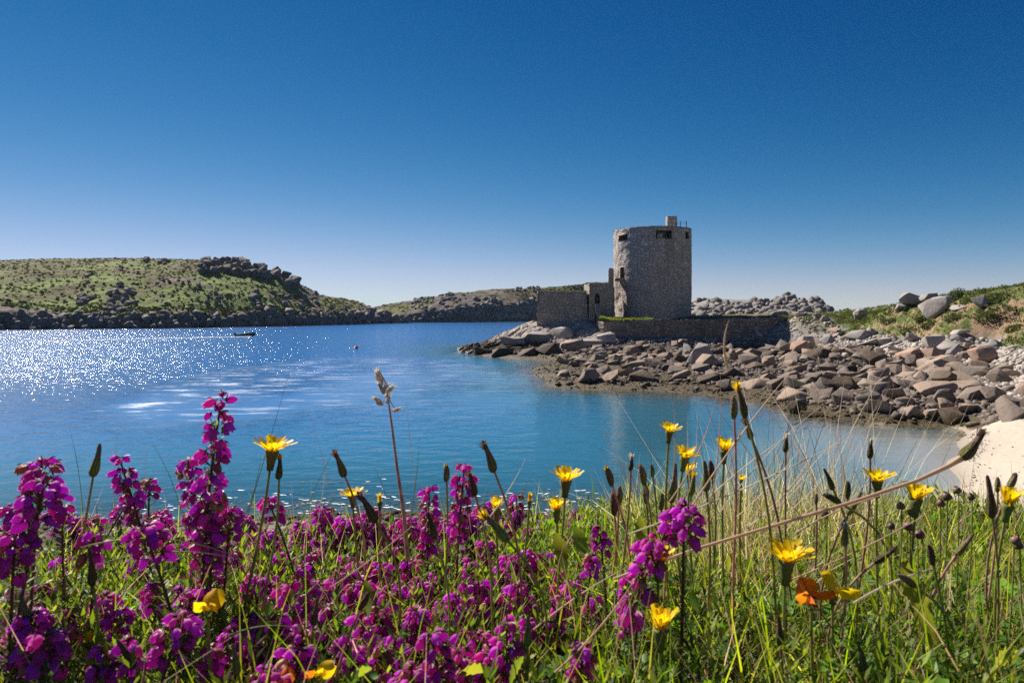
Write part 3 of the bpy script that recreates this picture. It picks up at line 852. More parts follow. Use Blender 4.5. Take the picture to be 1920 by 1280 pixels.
        for k in range(len(L)):
            faces.append((L[(k + 1) % len(L)], L[k], M2[k], M2[(k + 1) % len(L)]))
    if ex:
        verts.append(np.array(ex)); uvs.append(np.array(exu))
    return np.concatenate(verts), [np.array(faces)] + ([np.array(fan)] if fan else []), np.concatenate(uvs)
def wall_obj(name, mat, parent, loc, *a, **k):
    v, f, uv = masonry(*a, **k)
    return add(name, mk_mesh(name, v, f, [mat], smooth=False, attrs={'wall_uv': uv}), parent, loc)

TC = at(1221, 596, 116); TR = 73.5 * 116 / FPX * .995           # tower centre and radius
TZ0, TZ1 = 4.2, at(1221, 423.5, 116 - TR)[2]
castle = empty('castle_tower', (TC[0], TC[1], 0))
tag(castle, 'round grey stone castle tower standing on the rocky point', 'tower')
NTH = 96
plan = [(TR * math.sin(a), -TR * math.cos(a)) for a in (np.arange(NTH) * 2 * math.pi / NTH - math.pi)]   # u starts at the back and grows to the right as seen from the bay
circ = 2 * math.pi * TR
def ux(px):                                   # picture column -> length round the wall, about the axis towards the camera
    d = math.atan2(TC[0], TC[1])
    s = (px - 1221.) / 73.5
    a = math.asin(max(-1, min(1, s)))
    return (a - d + math.pi) * TR
def vz(py, px=1221):
    a = math.asin(max(-1, min(1, (px - 1221) / 73.5)))
    return at(px, py, TC[1] - TR * math.cos(a) * .98)[2] - TZ0
holes = [(ux(1158.5), ux(1177), vz(450, 1168), vz(438.5, 1168), 1.35), (ux(1228), ux(1256), vz(447), vz(433.5), 1.45), (ux(1281), ux(1288), vz(449, 1284), vz(436.5, 1284), 1.2), (ux(1162.5), ux(1170.5), vz(520.5, 1166), vz(500, 1166), 1.3)]
def tower_bulge(u, v):                        # the sea side is worn back where facing stones have fallen
    a = u / circ * 2 * math.pi - math.pi
    lf = sstep(-.75, -1.15, a) * sstep(-2.6, -1.8, a)
    p = np.stack([u, v, u * 0], 1)
    return lf * (-.18 + .22 * fbm(p * .7, 3, 90) - .35 * sstep(8, 2, v)) + .04 * fbm(p * .3, 3, 91)
wall_obj('wall', MT, castle, (0, 0, 0), plan, TZ0, TZ1, step=.2, batter=.008, holes=holes, inner=(1.5, TZ1 - TZ0 - 2.5), amp=.032, seed=4, bulge=tower_bulge)
def tpos(px, py, out=0.):                     # point on the tower face, local to the tower
    a = ux(px) / TR - math.pi
    return Vector(((TR + out) * math.sin(a), -(TR + out) * math.cos(a), TZ0 + vz(py, px)))
a = ux(1164) / TR - math.pi
sl = tpos(1164, 522.5)
v, f = box(-.95, .95, -.35, .95, -.28, .12)
v = np.concatenate([v, ]) ; v[:, 0] *= 1 + .08 * np.sign(v[:, 2])
sill = add('window_sill', mk_mesh('window_sill', v, f, [MT], smooth=False, attrs={'wall_uv': v}), castle, sl, (0, 0, a))
tw = 18 * 112 / FPX
eb = tpos(1237, 443.5, -.9)
v, f = box(-.5, .35, -.3, .3, -.42, .5)
add('embrasure_block', mk_mesh('embrasure_block', v, f, [MT], smooth=False, attrs={'wall_uv': v}), castle, eb, (0, 0, ux(1237) / TR - math.pi))
tp = at(1258.5, 424, 114) - Vector((TC[0], TC[1], 0))
wall_obj('stair_turret', MT, castle, (tp[0], tp[1], 0), [(-tw / 2, -tw / 2), (tw / 2, -tw / 2), (tw / 2, tw / 2), (-tw / 2, tw / 2)], TZ1 - 2.5, at(1258, 406, 114)[2], step=.2, amp=.05, seed=9, su=.4, sv=.25)
rail = []
rx = [at(px, 415, 113) - Vector((TC[0], TC[1], 0)) for px in (1268.5, 1276, 1287)]
for k, q in enumerate(rx):
    v, f = tube([(q[0], q[1], TZ1 - .4), (q[0], q[1], at(1280, 414.5, 113)[2])], .05 if k < 2 else .075, 6)
    add('railing_post', mk_mesh('railing_post', v, f, [MI]), castle)
for zz in (at(1280, 415.5, 113)[2], at(1280, 419.5, 113)[2]):
    v, f = tube([(q[0], q[1], zz) for q in rx], .022, 5)
    add('railing_rail', mk_mesh('railing_rail', v, f, [MI]), castle)

# gun battery: low wall, higher block with the doorway, thin pier against the tower
def front(px0, px1, Y, depth, skew=0.):
    x0 = at(px0, 600, Y)[0]; x1 = at(px1, 600, Y)[0]
    return [(x0, Y), (x1, Y - skew), (x1 + .3, Y - skew + depth), (x0 + depth * .1, Y + depth)]
bat = tag(empty('battery_wall', (0, 0, 0)), 'low battered stone battery wall projecting from the tower', 'wall')
pl_ = front(1007, 1103.5, 108.5, 9)
zb = at(1050, 546.5, 108.5)[2]
wall_obj('wall', MW, bat, None, pl_, 2.6, zb, step=.22, batter=.045, amp=.03, seed=14, su=.42, sv=.25, top_wave=.05)
blk = tag(empty('gatehouse_block', (0, 0, 0)), 'square stone gatehouse block with a small arched doorway', 'gatehouse')
Yg = 107.9
pl_ = front(1097, 1149, Yg, 7)
pl_[0] = (pl_[0][0] + .65, Yg); pl_[3] = (at(1097, 600, Yg + 5)[0], Yg + 7)
W = pl_[1][0] - pl_[0][0]
ug = lambda px: at(px, 600, Yg)[0] - pl_[0][0]
z0g = 3.2
hz = lambda py: at(1120, py, Yg)[2] - z0g
wall_obj('wall', MW, blk, None, pl_, z0g, at(1120, 531, Yg)[2], step=.2, amp=.035, seed=24, su=.42, sv=.25, holes=[(ug(1115), ug(1124), hz(569.5), hz(553.5), .55), (ug(1116.6), ug(1122.4), hz(553.5), hz(550.5), .55)], top_wave=.05)
dx0, dx1 = at(1115.2, 560, Yg)[0], at(1123.8, 560, Yg)[0]; dz0, dz1 = at(1120, 569, Yg)[2], at(1120, 551, Yg)[2]
door = tag(add('door', mk_mesh('door', *box(dx0, dx1, Yg + .42, Yg + .5, dz0, dz1), [MD], smooth=False), blk))
nst = 7; zt, zbm = dz0 - .02, at(1118, 598, Yg - 1.5)[2]
for k in range(nst):
    t0 = k / nst
    zz = zt + (zbm - zt) * (k / (nst - 1))
    add('step', mk_mesh('step', *box(dx0 + .05, dx1 + .1, Yg - .35 - .26 * k, Yg - .06 - .26 * (k - 1) if k else Yg + .1, 3.6, zz), [MW], smooth=False), blk)
v, f = join([tube([(dx0 - .02, Yg - .1, dz0 + .85), (dx0 - .02, Yg - .3 - .26 * nst, zbm + .8)], .04, 6), tube([(dx0 - .02, Yg - .3 - .26 * nst, zbm + .8), (dx0 - .02, Yg - .3 - .26 * nst, zbm - .6)], .05, 6)])
add('handrail', mk_mesh('handrail', v, f, [MI]), blk)
pier = tag(empty('wall_pier', (0, 0, 0)), 'narrow stone pier rising against the tower flank', 'wall')
Yp = 111.5
pl_ = front(1140.2, 1150, Yp, 2.2)
wall_obj('wall', MT, pier, None, pl_, 3.5, at(1145, 503, Yp)[2], step=.2, amp=.04, seed=34, su=.4, sv=.25)

# retaining wall of the castle green, curving back to the scree
ret = tag(empty('retaining_wall', (0, 0, 0)), 'long dark stone retaining wall below the castle tower', 'wall')
pts = [(1122, 104.6), (1135, 103.2), (1180, 102.6), (1250, 102.2), (1320, 102.0), (1390, 101.8), (1440, 101.6), (1475, 102.4), (1498, 104.5)]
path = [(at(px, 600, Y)[0], Y) for px, Y in pts]
fine = []
for k in range(len(path) - 1):
    for t in np.linspace(0, 1, 5)[:-1]:
        fine.append((path[k][0] * (1 - t) + path[k + 1][0] * t, path[k][1] * (1 - t) + path[k + 1][1] * t))
fine.append(path[-1])
back = [(x * 1.02, y + 2.2) for x, y in fine[::-1]]
def ret_obj():
    P = np.array(fine + back)
    # built as a ribbon (front face, top, back) so that the curve keeps its own normals
    n = len(fine); Fp = np.array(fine)
    cum = np.concatenate([[0], np.cumsum(np.hypot(*(Fp[1:] - Fp[:-1]).T))])
    U = np.arange(0, cum[-1], .2)
    X = np.interp(U, cum, Fp[:, 0]); Y = np.interp(U, cum, Fp[:, 1])
    zt_ = np.interp(X, [at(px, 600, 102.5)[0] for px in (1120, 1160, 1215, 1300, 1440, 1498)], [at(1100, py, 102.5)[2] for py in (603, 601, 600, 599, 594, 597)]) + .12 * vnoise(np.stack([U * .7, U * 0, U * 0], 1), 3) + .08 * vnoise(np.stack([U * 2.5, U * 0, U * 0], 1), 5)
    tz = np.gradient(X), np.gradient(Y); L = np.hypot(*tz); NX, NY = tz[1] / L, -tz[0] / L
    rows = np.linspace(0, 1, 26)
    uu, rr = np.meshgrid(U, rows); uu, rr = uu.ravel(), rr.ravel(); k = np.tile(np.arange(len(U)), len(rows))
    z = .3 + (zt_[k] - .3) * rr
    a, b, c = cells2(uu / .5 + .5 * vnoise(np.stack([uu, z, uu * 0], 1), 1), z / .3 + .5 * vnoise(np.stack([uu, z, uu * 0], 1), 2), 6)
    off = .07 * ((c - .5) * 1.6 - 1.3 * sstep(.14, 0, b - a)) + .25 * (1 - rr) + .2 * fbm(np.stack([uu, z, uu * 0], 1) * .4, 3, 7)
    V1 = np.stack([X[k] + NX[k] * off, Y[k] + NY[k] * off, z], 1)
    V2 = np.stack([X - NX * 1.2, Y - NY * 1.2, zt_ - .05], 1); V3 = np.stack([X - NX * 1.4, Y - NY * 1.4, zt_ - 3], 1)
    nu = len(U); nr = len(rows)
    v = np.concatenate([V1, V2, V3])
    return add('wall', mk_mesh('wall', v, grid_faces(nu, nr + 2), [MWR], smooth=False, attrs={'wall_uv': np.concatenate([np.stack([uu, z, uu * 0], 1), np.stack([U, U * 0 + 5, U * 0], 1), np.stack([U, U * 0 + 6, U * 0], 1)])}), ret)
def m_ret():
    M = m_masonry('retaining_masonry', (.34, .285, .24), (.20, .165, .14), (.42, .36, .31))
    return M
MWR = m_ret()
ret_obj()

# boat and buoy
MHULL = Mat('boat_hull'); MHULL = MHULL.done(MHULL.bsdf((.035, .03, .03), .4))
MWHT = Mat('boat_white'); MWHT = MWHT.done(MWHT.bsdf((.75, .74, .70), .5))
MRED = Mat('buoy_red'); MRED = MRED.done(MRED.bsdf((.45, .10, .05), .5))
bl = 5.0
bp = on_z(459.5, 630.3, 0)
boat = tag(empty('motor_boat', (bp[0], bp[1], 0)), 'small dark open motor boat speeding along the headland', 'boat')
boat.scale = (.92,) * 3; boat.rotation_euler = (0, R(-3), R(3))
sec = np.linspace(0, 1, 15); rim, keel = [], []
V, F = [], []
for s in sec:                                  # hull sections from stern to bow
    wv = .95 * (1 - max(0, (s - .45) / .55) ** 2.2) * (.9 + .1 * min(1, s * 5)); sh = .62 + .38 * s ** 2.2; kz = -.25 + .45 * max(0, (s - .7) / .3) ** 2
    x = (s - .5) * bl + .35 * s ** 6
    V += [(x, -wv, sh), (x, -wv * .82, .12 + kz * .3), (x, 0, kz), (x, wv * .82, .12 + kz * .3), (x, wv, sh), (x, wv * .88, sh - .02), (x, wv * .75, .18), (x, -wv * .75, .18), (x, -wv * .88, sh - .02)]
n = 9
for i in range(14):
    for j in range(n):
        F.append((i * n + j, i * n + (j + 1) % n, (i + 1) * n + (j + 1) % n, (i + 1) * n + j))
hull = mk_mesh('hull', np.array(V), [np.array(F), np.array([[0, 1, 2, 3], ]), np.array([[0, 3, 4]])], [MHULL], smooth=False)
add('hull', hull, boat)
add('thwart', mk_mesh('thwart', *box(-.9, -.5, -.75, .75, .42, .47), [MD], smooth=False), boat)
add('thwart', mk_mesh('thwart', *box(.6, .95, -.7, .7, .46, .51), [MD], smooth=False), boat)
v, f = join([box(.2, .75, -.35, .35, .2, .95), box(.55, .62, -.33, .33, .95, 1.3)])
add('console', mk_mesh('console', v, f, [MWHT], smooth=False), boat)
v, f = join([box(-2.85, -2.5, -.2, .2, .55, 1.15), box(-2.75, -2.6, -.07, .07, -.5, .6)])
add('outboard_motor', mk_mesh('outboard_motor', v, f, [MHULL], smooth=False), boat)
buo = on_z(667.5, 653.5, 0)
by = tag(empty('mooring_buoy', (buo[0], buo[1], .05)), 'small round red mooring buoy floating alone in the bay', 'buoy')
v, f = lathe([(.0, -.3), (.2, -.26), (.36, -.08), (.4, .08), (.34, .26), (.18, .38), (.06, .42), (0, .43)], 14)
add('float', mk_mesh('float', v, f, [MRED]), by)
v, f = lathe([(.405, .02), (.415, .06), (.405, .12), (.40, .07)], 14)
add('band', mk_mesh('band', v, f, [MWHT]), by)
v, f = tube([(.0 + .1 * math.cos(t), 0, .5 + .1 * math.sin(t)) for t in np.linspace(0, 6.28, 10)], .02, 5)
add('ring', mk_mesh('ring', v, f, [MI]), by)

# foam: the wake, and flecks off the rocks
MFOAM = Mat('foam'); MFOAM = MFOAM.done(MFOAM.bsdf((.86, .88, .9), .7))
def flecks(name, label, C, S, mat, ecc=.45, z=.012):
    n = len(C); m = 7
    th = np.arange(m) * 2 * math.pi / m
    r_ = rng.uniform(.55, 1.2, (n, m)) * S[:, None]
    ang = rng.normal(0, .3, n)
    x = np.cos(th)[None] * r_; y = np.sin(th)[None] * r_ * ecc
    X = C[:, :1] + x * np.cos(ang)[:, None] - y * np.sin(ang)[:, None]; Y = C[:, 1:2] + x * np.sin(ang)[:, None] + y * np.cos(ang)[:, None]
    zt = z + rng.uniform(.0, .01, (n, 1)) + X * 0
    ctr = np.stack([C[:, 0], C[:, 1], zt[:, 0] + .25 * S * .1], 1)[:, None]
    V = np.concatenate([np.stack([X, Y, zt], -1), ctr], 1).reshape(-1, 3)
    k = np.arange(m)
    tri = np.stack([k, (k + 1) % m, np.full(m, m)], 1)
    F = (tri[None] + (np.arange(n) * (m + 1))[:, None, None]).reshape(-1, 3)
    return tag(add(name, mk_mesh(name, V, F, [mat], smooth=False)), label, kind='stuff')
t = rng.random(900) ** 1.5
wk0, wk1 = on_z(466, 630.8, 0), on_z(60, 640, 0)
C = np.stack([wk0[0] + (wk1[0] - wk0[0]) * t, wk0[1] + (wk1[1] - wk0[1]) * t + rng.normal(0, .25, 900) * (1 + 3.0 * t)], 1)
flecks('boat_wake', 'long white foaming wake behind the motor boat', C, rng.uniform(.25, .8, 900) * (1 - .55 * t), MFOAM, .5, .03)
# ------------------------------------------------------------------ boulders of the foreshore
MB_LOW = m_granite('boulder_brown', (.29, .225, .175), (.12, .092, .075), (.37, .295, .235), weed=True)
MB_UP = m_granite('boulder_grey', (.36, .325, .29), (.17, .15, .14), (.48, .44, .40))
MB_DK = m_granite('boulder_weedy', (.10, .075, .055), (.03, .022, .016), (.17, .13, .095), weed=True)
MB_RED = m_granite('boulder_pink', (.36, .235, .175), (.18, .12, .09), (.42, .31, .245))
BR = []
for k in range(22):
    BR.append(hull_rock(300 + k, 11 + k % 7, .6 + .05 * (k % 4), .05 + .03 * (k % 3), .6 + .06 * (k % 4), 1.05 + .14 * (k % 4), rough=.05))
ROUND = [hull_rock(350 + k, 24, .8, .14, .85, 1.1, rough=.06) for k in range(4)]
BMESH = {}
def bmesh_of(k, mat, rnd=False):
    key = (k, mat.name, rnd)
    if key not in BMESH:
        v, f = (ROUND if rnd else BR)[k]
        m = mk_mesh('boulder', v, f, [mat], smooth=rnd)
        BMESH[key] = m
    return BMESH[key]
placed = []
def boulder(px, py, w, h, label, mat=None, k=None, rnd=False, rz=None, group=None, tilt=None, sink=.3, name='boulder'):
    """Bottom of the boulder at picture point (px, py); w, h its size in picture pixels."""
    g = hit(px, py)
    m = g[1] / FPX
    W, H = w * m / 2, h * m / 2
    mat = mat or (MB_LOW if g[2] < 1.7 else MB_UP)
    k = rng.integers(0, len(ROUND if rnd else BR)) if k is None else k
    me = bmesh_of(int(k), mat, rnd)
    vv, _ = (ROUND if rnd else BR)[int(k)]
    ex = np.abs(vv).max(0)
    rz = rng.choice([0, math.pi]) + rng.normal(0, .25) if rz is None else rz
    o = add(name, me, None, (g[0], g[1] + W * .5, g[2] + H * (1 - sink)), (rng.normal(0, .18), rng.normal(0, .2) if tilt is None else tilt, rz), (W / ex[0] * 1.08, W * .85 / ex[1], H * (1 + sink * .7) / ex[2]))
    placed.append((g[0], g[1] + W * .5, W))
    return tag(o, label, 'boulder', group)
BIG = [  # px, py (foot), width, height, label, material, rounded
    (1312, 683, 52, 40, 'large rounded pale boulder below the retaining wall', MB_UP, True),
    (1288, 672, 24, 30, 'pale boulder tucked behind the large rounded one', MB_UP, False),
    (1330, 688, 46, 26, 'wedge-shaped boulder leaning on the large rounded one', MB_LOW, False),
    (1211, 716, 54, 22, 'flat-topped dark weedy block standing on the weed flat', MB_DK, False),
    (1186, 666, 30, 20, 'dark rounded boulder under the castle green corner', MB_LOW, True),
    (1150, 663, 18, 18, 'upright grey boulder beneath the granite point', MB_LOW, False),
    (1080, 688, 26, 12, 'low boulder at the head of the weed flat', MB_LOW, False),
    (1115, 690, 34, 13, 'long low boulder lying on the weed flat', MB_LOW, False),
    (1190, 692, 44, 14, 'tilted slab between the weed flat and the wall', MB_LOW, False),
    (1225, 673, 22, 13, 'small tan boulder catching sun near the wall', MB_RED, False),
    (1240, 663, 28, 14, 'black weedy boulder at the wall foot', MB_DK, True),
    (1410, 684, 44, 24, 'brown boulder with a sloping back below the scree', MB_LOW, False),
    (1382, 676, 26, 20, 'grey boulder in the shade of the retaining wall', MB_LOW, False),
    (1443, 684, 26, 20, 'small brown boulder beside the sloping-backed one', MB_LOW, False),
    (1502, 664, 34, 30, 'tall brown boulder under the end of the retaining wall', MB_RED, False),
    (1478, 660, 34, 22, 'pale leaning boulder at the end of the retaining wall', MB_LOW, False),
    (1515, 652, 32, 26, 'rounded grey boulder at the foot of the scree', MB_UP, True),
    (1540, 672, 50, 22, 'wide dark block at the foot of the scree', MB_DK, False),
    (1555, 645, 28, 20, 'grey boulder half way along the scree foot', MB_UP, False),
    (1615, 637, 48, 20, 'long flat grey slab lying at the scree foot', MB_UP, False),
    (1646, 684, 52, 24, 'broad dark boulder in the middle of the foreshore', MB_DK, False),
    (1638, 628, 20, 14, 'pale boulder at the top of the scree beside the turf', MB_UP, False),
    (1616, 600, 24, 24, 'upright grey boulder on the skyline above the scree', MB_UP, True),
    (1710, 676, 46, 24, 'pinkish boulder in the row below the earth bank', MB_RED, False),
    (1752, 672, 46, 20, 'orange-topped boulder in the row below the earth bank', MB_RED, False),
    (1785, 658, 42, 26, 'big grey squared boulder below the earth bank', MB_UP, False),
    (1757, 652, 36, 24, 'grey boulder leaning beside the squared one', MB_UP, False),
    (1826, 657, 38, 18, 'pale flat boulder below the grass of the bank', MB_UP, False),
    (1851, 680, 52, 34, 'large pinkish tilted boulder at the right of the row', MB_RED, False),
    (1870, 651, 32, 16, 'dark grey boulder on the strip of grass', MB_UP, False),
    (1783, 693, 60, 26, 'large wide brown boulder in front of the grey row', MB_LOW, False),
    (1812, 675, 30, 18, 'round brown boulder beside the large tilted one', MB_LOW, True),
    (1716, 688, 34, 22, 'pointed brown boulder below the row', MB_LOW, False),
    (1575, 756, 62, 30, 'large tan boulder at the water edge of the foreshore', MB_LOW, False),
    (1650, 776, 50, 24, 'tan boulder with weed behind it near the shallows', MB_LOW, False),
    (1630, 756, 50, 18, 'low boulder behind the tan one near the shallows', MB_LOW, False),
    (1500, 774, 34, 26, 'dark weedy boulder standing in the shallows', MB_DK, True),
    (1530, 782, 40, 9, 'flat wet stone lying in the shallows', MB_LOW, False),
    (1420, 728, 66, 18, 'long low boulder on the edge of the weed flat', MB_LOW, False),
    (1766, 742, 70, 26, 'long pale brown boulder in the middle of the lower rocks', MB_LOW, False),
    (1730, 738, 34, 26, 'upright brown boulder among the lower rocks', MB_LOW, False),
    (1712, 780, 36, 18, 'brown boulder just up from the beach end', MB_LOW, False),
    (1748, 788, 30, 20, 'pale split boulder at the corner of the beach', MB_LOW, False),
    (1788, 797, 54, 36, 'dark weed-draped boulder at the corner of the beach', MB_DK, False),
    (1828, 776, 44, 18, 'flat brown boulder above the weed-draped one', MB_LOW, False),
    (1905, 772, 50, 36, 'big cracked tan boulder at the back of the beach', MB_LOW, False),
    (1870, 750, 56, 30, 'wide tan boulder behind the cracked one', MB_LOW, False),
    (1890, 720, 50, 26, 'brown boulder high among the lower rocks', MB_LOW, False),
    (1830, 752, 56, 22, 'broad low tan boulder above the beach', MB_LOW, False),
    (1778, 770, 34, 20, 'small dark-sided boulder behind the weed-draped one', MB_LOW, False),
    (1697, 760, 34, 16, 'tilted tan boulder among the lower rocks', MB_LOW, False),
    (946, 704, 16, 9, 'small wet rock rising alone from the water', MB_DK, False),
    (916, 697, 18, 4, 'flat wet ledge barely above the water', MB_DK, False),
    (973, 690, 14, 5, 'low wet rock at the tip of the weed flat', MB_DK, False),
    (1088, 709, 26, 7, 'low dark rock in the middle of the weed flat', MB_DK, False),
]
for px, py, w, h, lab, mat, rnd in BIG:
    boulder(px, py, w, h, lab, mat, rnd=rnd)
# blocks and rocks on the earth bank
for px, py, w, h, lab in ((1712, 572, 44, 24, 'grey boulder crowning the end of the earth bank'), (1742, 566, 40, 16, 'low grey boulder beside the crowning one'), (1765, 590, 52, 34, 'large pale triangular boulder in the earth bank'),
                          (1775, 570, 40, 18, 'grey boulder above the triangular one'), (1802, 584, 36, 15, 'flat pale slab jutting from the earth bank'), (1840, 578, 30, 22, 'rounded pinkish boulder high in the bank'),
                          (1690, 582, 20, 14, 'small grey boulder on the turf edge'), (1806, 632, 28, 16, 'grey boulder sitting on the strip of grass under the bank'), (1724, 640, 48, 10, 'long tan slab lying at the bank foot'), (1468, 592, 34, 11, 'long pale slab on the castle green edge'), (1503, 594, 26, 9, 'squared pale block on the castle green edge')):
    boulder(px, py, w, h, lab, MB_UP, name='boulder')
for px, py, w, h, lab, mt in ((905, 664, 40, 14, 'black ledge at the very tip of the granite point', MB_DK), (945, 666, 46, 18, 'dark stepped block along the waterline of the point', MB_DK), (985, 668, 50, 22, 'dark tilted slab under the middle of the point', MB_DK), (1030, 664, 54, 24, 'large dark slab where the point meets the weed flat', MB_DK), (1075, 658, 50, 22, 'brown slab below the battery wall corner', MB_LOW), (1110, 652, 46, 22, 'broken slab below the gatehouse', MB_UP), (1140, 645, 40, 20, 'slab wedged against the retaining wall end', MB_UP), (1010, 640, 56, 16, 'pale sloping slab on the flank of the point', MB_UP), (960, 648, 50, 14, 'pale slab on the seaward flank of the point', MB_UP), (1060, 632, 60, 18, 'pale cracked slab below the battery wall', MB_UP)):
    boulder(px, py, w, h, lab, mt, group='slabs of the granite point', sink=.55, tilt=rng.normal(-.12, .08), name='boulder')
# the rest: dense rubble, the largest as boulders, the small as one mass
def field(n, smin, smax, power, zlo, zhi, tries=12000, gap=.75):
    out = []
    az = rng.uniform(math.radians(-1), math.radians(41), tries); d = np.exp(rng.uniform(math.log(30), math.log(106), tries))
    x = np.tan(az) * d; y = d
    z = ground(x, y)
    ok = (z > zlo) & (z < zhi) & ~in_poly(x, y, BEACH) & (bank_mask(x, y, z) < .3) & ~((y > 101.2) & (x < 42))
    x, y, z = x[ok], y[ok], z[ok]
    s = smin + (smax - smin) * rng.random(len(x)) ** power
    order = np.argsort(-s)
    for k in order:
        if len(out) >= n: break
        if rng.random() < sstep(.62, .22, z[k]) * .93 or x[k] / y[k] < .07: continue
        P = np.array(placed)
        if (np.hypot(P[:, 0] - x[k], (P[:, 1] - y[k])) < (P[:, 2] + s[k]) * gap).any(): continue
        placed.append((x[k], y[k], s[k])); out.append((x[k], y[k], z[k], s[k]))
    return out
ORD = ['nearest', 'second', 'third', 'fourth', 'fifth', 'sixth', 'seventh', 'eighth', 'ninth', 'tenth']
named = [(p_, b_[4]) for p_, b_ in zip(placed, BIG)]
rest = []
for x, y, z, s in field(222, .28, .95, 2.8, .05, 5.4):
    low = z < 1.7 + .6 * rng.random()
    mat = MB_LOW if low else MB_UP
    if rng.random() < .15: mat = MB_DK if low else MB_RED
    k = int(rng.integers(0, len(BR)))
    ex = np.abs(BR[k][0]).max(0)
    o = add('boulder', bmesh_of(k, mat), None, (x, y, z + s * .22), (rng.normal(0, .32), rng.normal(0, .32), rng.uniform(0, 6.28)), (s / ex[0] * rng.uniform(.9, 1.35), s / ex[1] * rng.uniform(.7, 1.), s / ex[2] * rng.uniform(.32, .72)))
    j = int(np.argmin([math.hypot(x - p_[0], (y - p_[1]) * .6) for p_, _ in named]))
    p_, lab = named[j]
    dx, dy = x / y - p_[0] / p_[1], y - p_[1]
    rel = ('seaward of' if dx < 0 else 'inland of') if abs(dx) * y > abs(dy) * .6 else ('in front of' if dy < 0 else 'behind')
    rest.append((j, rel, math.hypot(dx * y, dy), o, {'boulder_brown': 'brown', 'boulder_grey': 'grey', 'boulder_weedy': 'dark', 'boulder_pink': 'pinkish'}[mat.name], lab))
seen = {}
for j, rel, d, o, colr, lab in sorted(rest, key=lambda r: r[2]):
    n = seen[(j, rel, colr)] = seen.get((j, rel, colr), -1) + 1
    w = lab.split()
    cut = next((q for q in range(len(w) - 1, 2, -1) if w[q] in ('below', 'behind', 'at', 'in', 'among', 'under', 'beneath', 'lying', 'standing', 'near', 'beside', 'half', 'between', 'on', 'rising', 'barely', 'up', 'just', 'above', 'tucked', 'leaning', 'with') and q <= 9), len(w))
    short = ' '.join(w[:10 if rel == 'behind' else 9])
    tag(o, f"{ORD[min(n, 9)]} {colr} stone {rel} the {short}", 'boulder', 'loose boulders of the foreshore')
SM = [hull_rock(400 + k, 12, .7, 0, .62, 1.2) for k in range(6)]
def mass(name, label, n, smin, smax, zlo, zhi, mat, tries, region=None, power=2.2):
    az = rng.uniform(math.radians(-1), math.radians(41), tries); d = np.exp(rng.uniform(math.log(28), math.log(107), tries))
    x = np.tan(az) * d; y = d; z = ground(x, y)
    ok = (z > zlo) & (z < zhi) & ~in_poly(x, y, BEACH) & (bank_mask(x, y, z) < .35) & ~((y > 101.5) & (x < 42))
    if region is not None: ok &= region(x, y, z)
    x, y, z = x[ok][:n], y[ok][:n], z[ok][:n]
    s = smin + (smax - smin) * rng.random(len(x)) ** power
    Vs, Fs, o = [], [], 0
    for q in range(6):
        sel = np.arange(len(x)) % 6 == q
        v, f = SM[q]
        a, b = replicate(v, f, rand_rot(sel.sum(), .3), s[sel], np.stack([x, y, z + s * .15], 1)[sel])
        Vs.append(a); Fs.append(b + o); o += len(a)
    return tag(add(name, mk_mesh(name, np.concatenate(Vs), np.concatenate(Fs), [mat], smooth=False)), label, kind='stuff')
mass('rubble', 'brown stones packed between the boulders', 7000, .12, .42, .08, 1.9, MB_LOW, 80000, lambda x, y, z: (rng.random(len(x)) < sstep(.2, .7, z) * .95 + .05) & (x / y > .06), power=2.6)
mass('shingle', 'pale grey shingle and cobbles at the top of the beach', 7000, .05, .34, 1.4, 5.4, MB_UP, 70000, power=1.9)
mass('pebbles', 'small stones and weed on the tidal flat', 4200, .05, .16, .02, 1.6, MB_LOW, 30000)

# tufts of grass on the scree, the bank and the castle green
MTUFT = Mat('turf_blades')
_t = MTUFT.attr('tint', 'Color')
MTUFT = MTUFT.done(MTUFT.n('MixShader', {0: .45, 1: MTUFT.n('BsdfDiffuse', {'Color': _t}), 2: MTUFT.n('BsdfTranslucent', {'Color': _t})}))
def blades_mass(name, label, P, h0, h1, w, cols, mat=MTUFT, per=1, spreadr=.15, lean=.5):
    n = len(P)
    c = np.array(cols)[rng.integers(0, len(cols), n)] * rng.uniform(.65, 1.3, (n, 1))
    # a tuft: seven blades fanning out, three segments each
    tv, tf = [], []
    for b in range(7):
        a = b * 2.4; l = .35 + .12 * (b % 4); d = np.array([math.cos(a), math.sin(a), 0]); sd = np.array([-math.sin(a), math.cos(a), 0])
        o = len(tv)
        for t, ww in ((0, 1), (.55, .8), (1, .12)):
            ctr = d * (l * t ** 1.5 + .08) + np.array([0, 0, t * (1 - .25 * t * (b % 3))])
            tv += [ctr - sd * ww * w, ctr + sd * ww * w]
        tf += [(o, o + 1, o + 3, o + 2), (o + 2, o + 3, o + 5, o + 4)]
    tv = np.array(tv); tf = np.array(tf)
    s = rng.uniform(h0, h1, n)
    a, b, cc = replicate(tv, tf, rand_rot(n, .2), s, P, np.concatenate([c, np.ones((n, 1))], 1))
    return tag(add(name, mk_mesh(name, a, b, [mat], smooth=False, attrs={'tint': cc})), label, kind='stuff')
G1 = [(.10, .13, .025), (.15, .18, .035), (.07, .10, .02), (.13, .12, .04)]
kt = np.nonzero((turf > .6) & (gz > 2.6))[0]
_gz2 = gz.reshape(270, 600); _dy = np.gradient(_gz2, axis=0) / np.maximum(np.gradient(gy.reshape(270, 600), axis=0), 1e-6)
slope = np.abs(_dy).ravel()
kt = kt[(slope[kt] < 1.0) & (gx[kt] / gy[kt] < .85)]
kt = rng.choice(kt, 6500)
P = np.stack([gx[kt], gy[kt], gz[kt]], 1) + rng.normal(0, .25, (6500, 3)) * np.array([1, 1, 0])
blades_mass('turf', 'rough green turf over the earth bank', P, .14, .42, .1, G1)
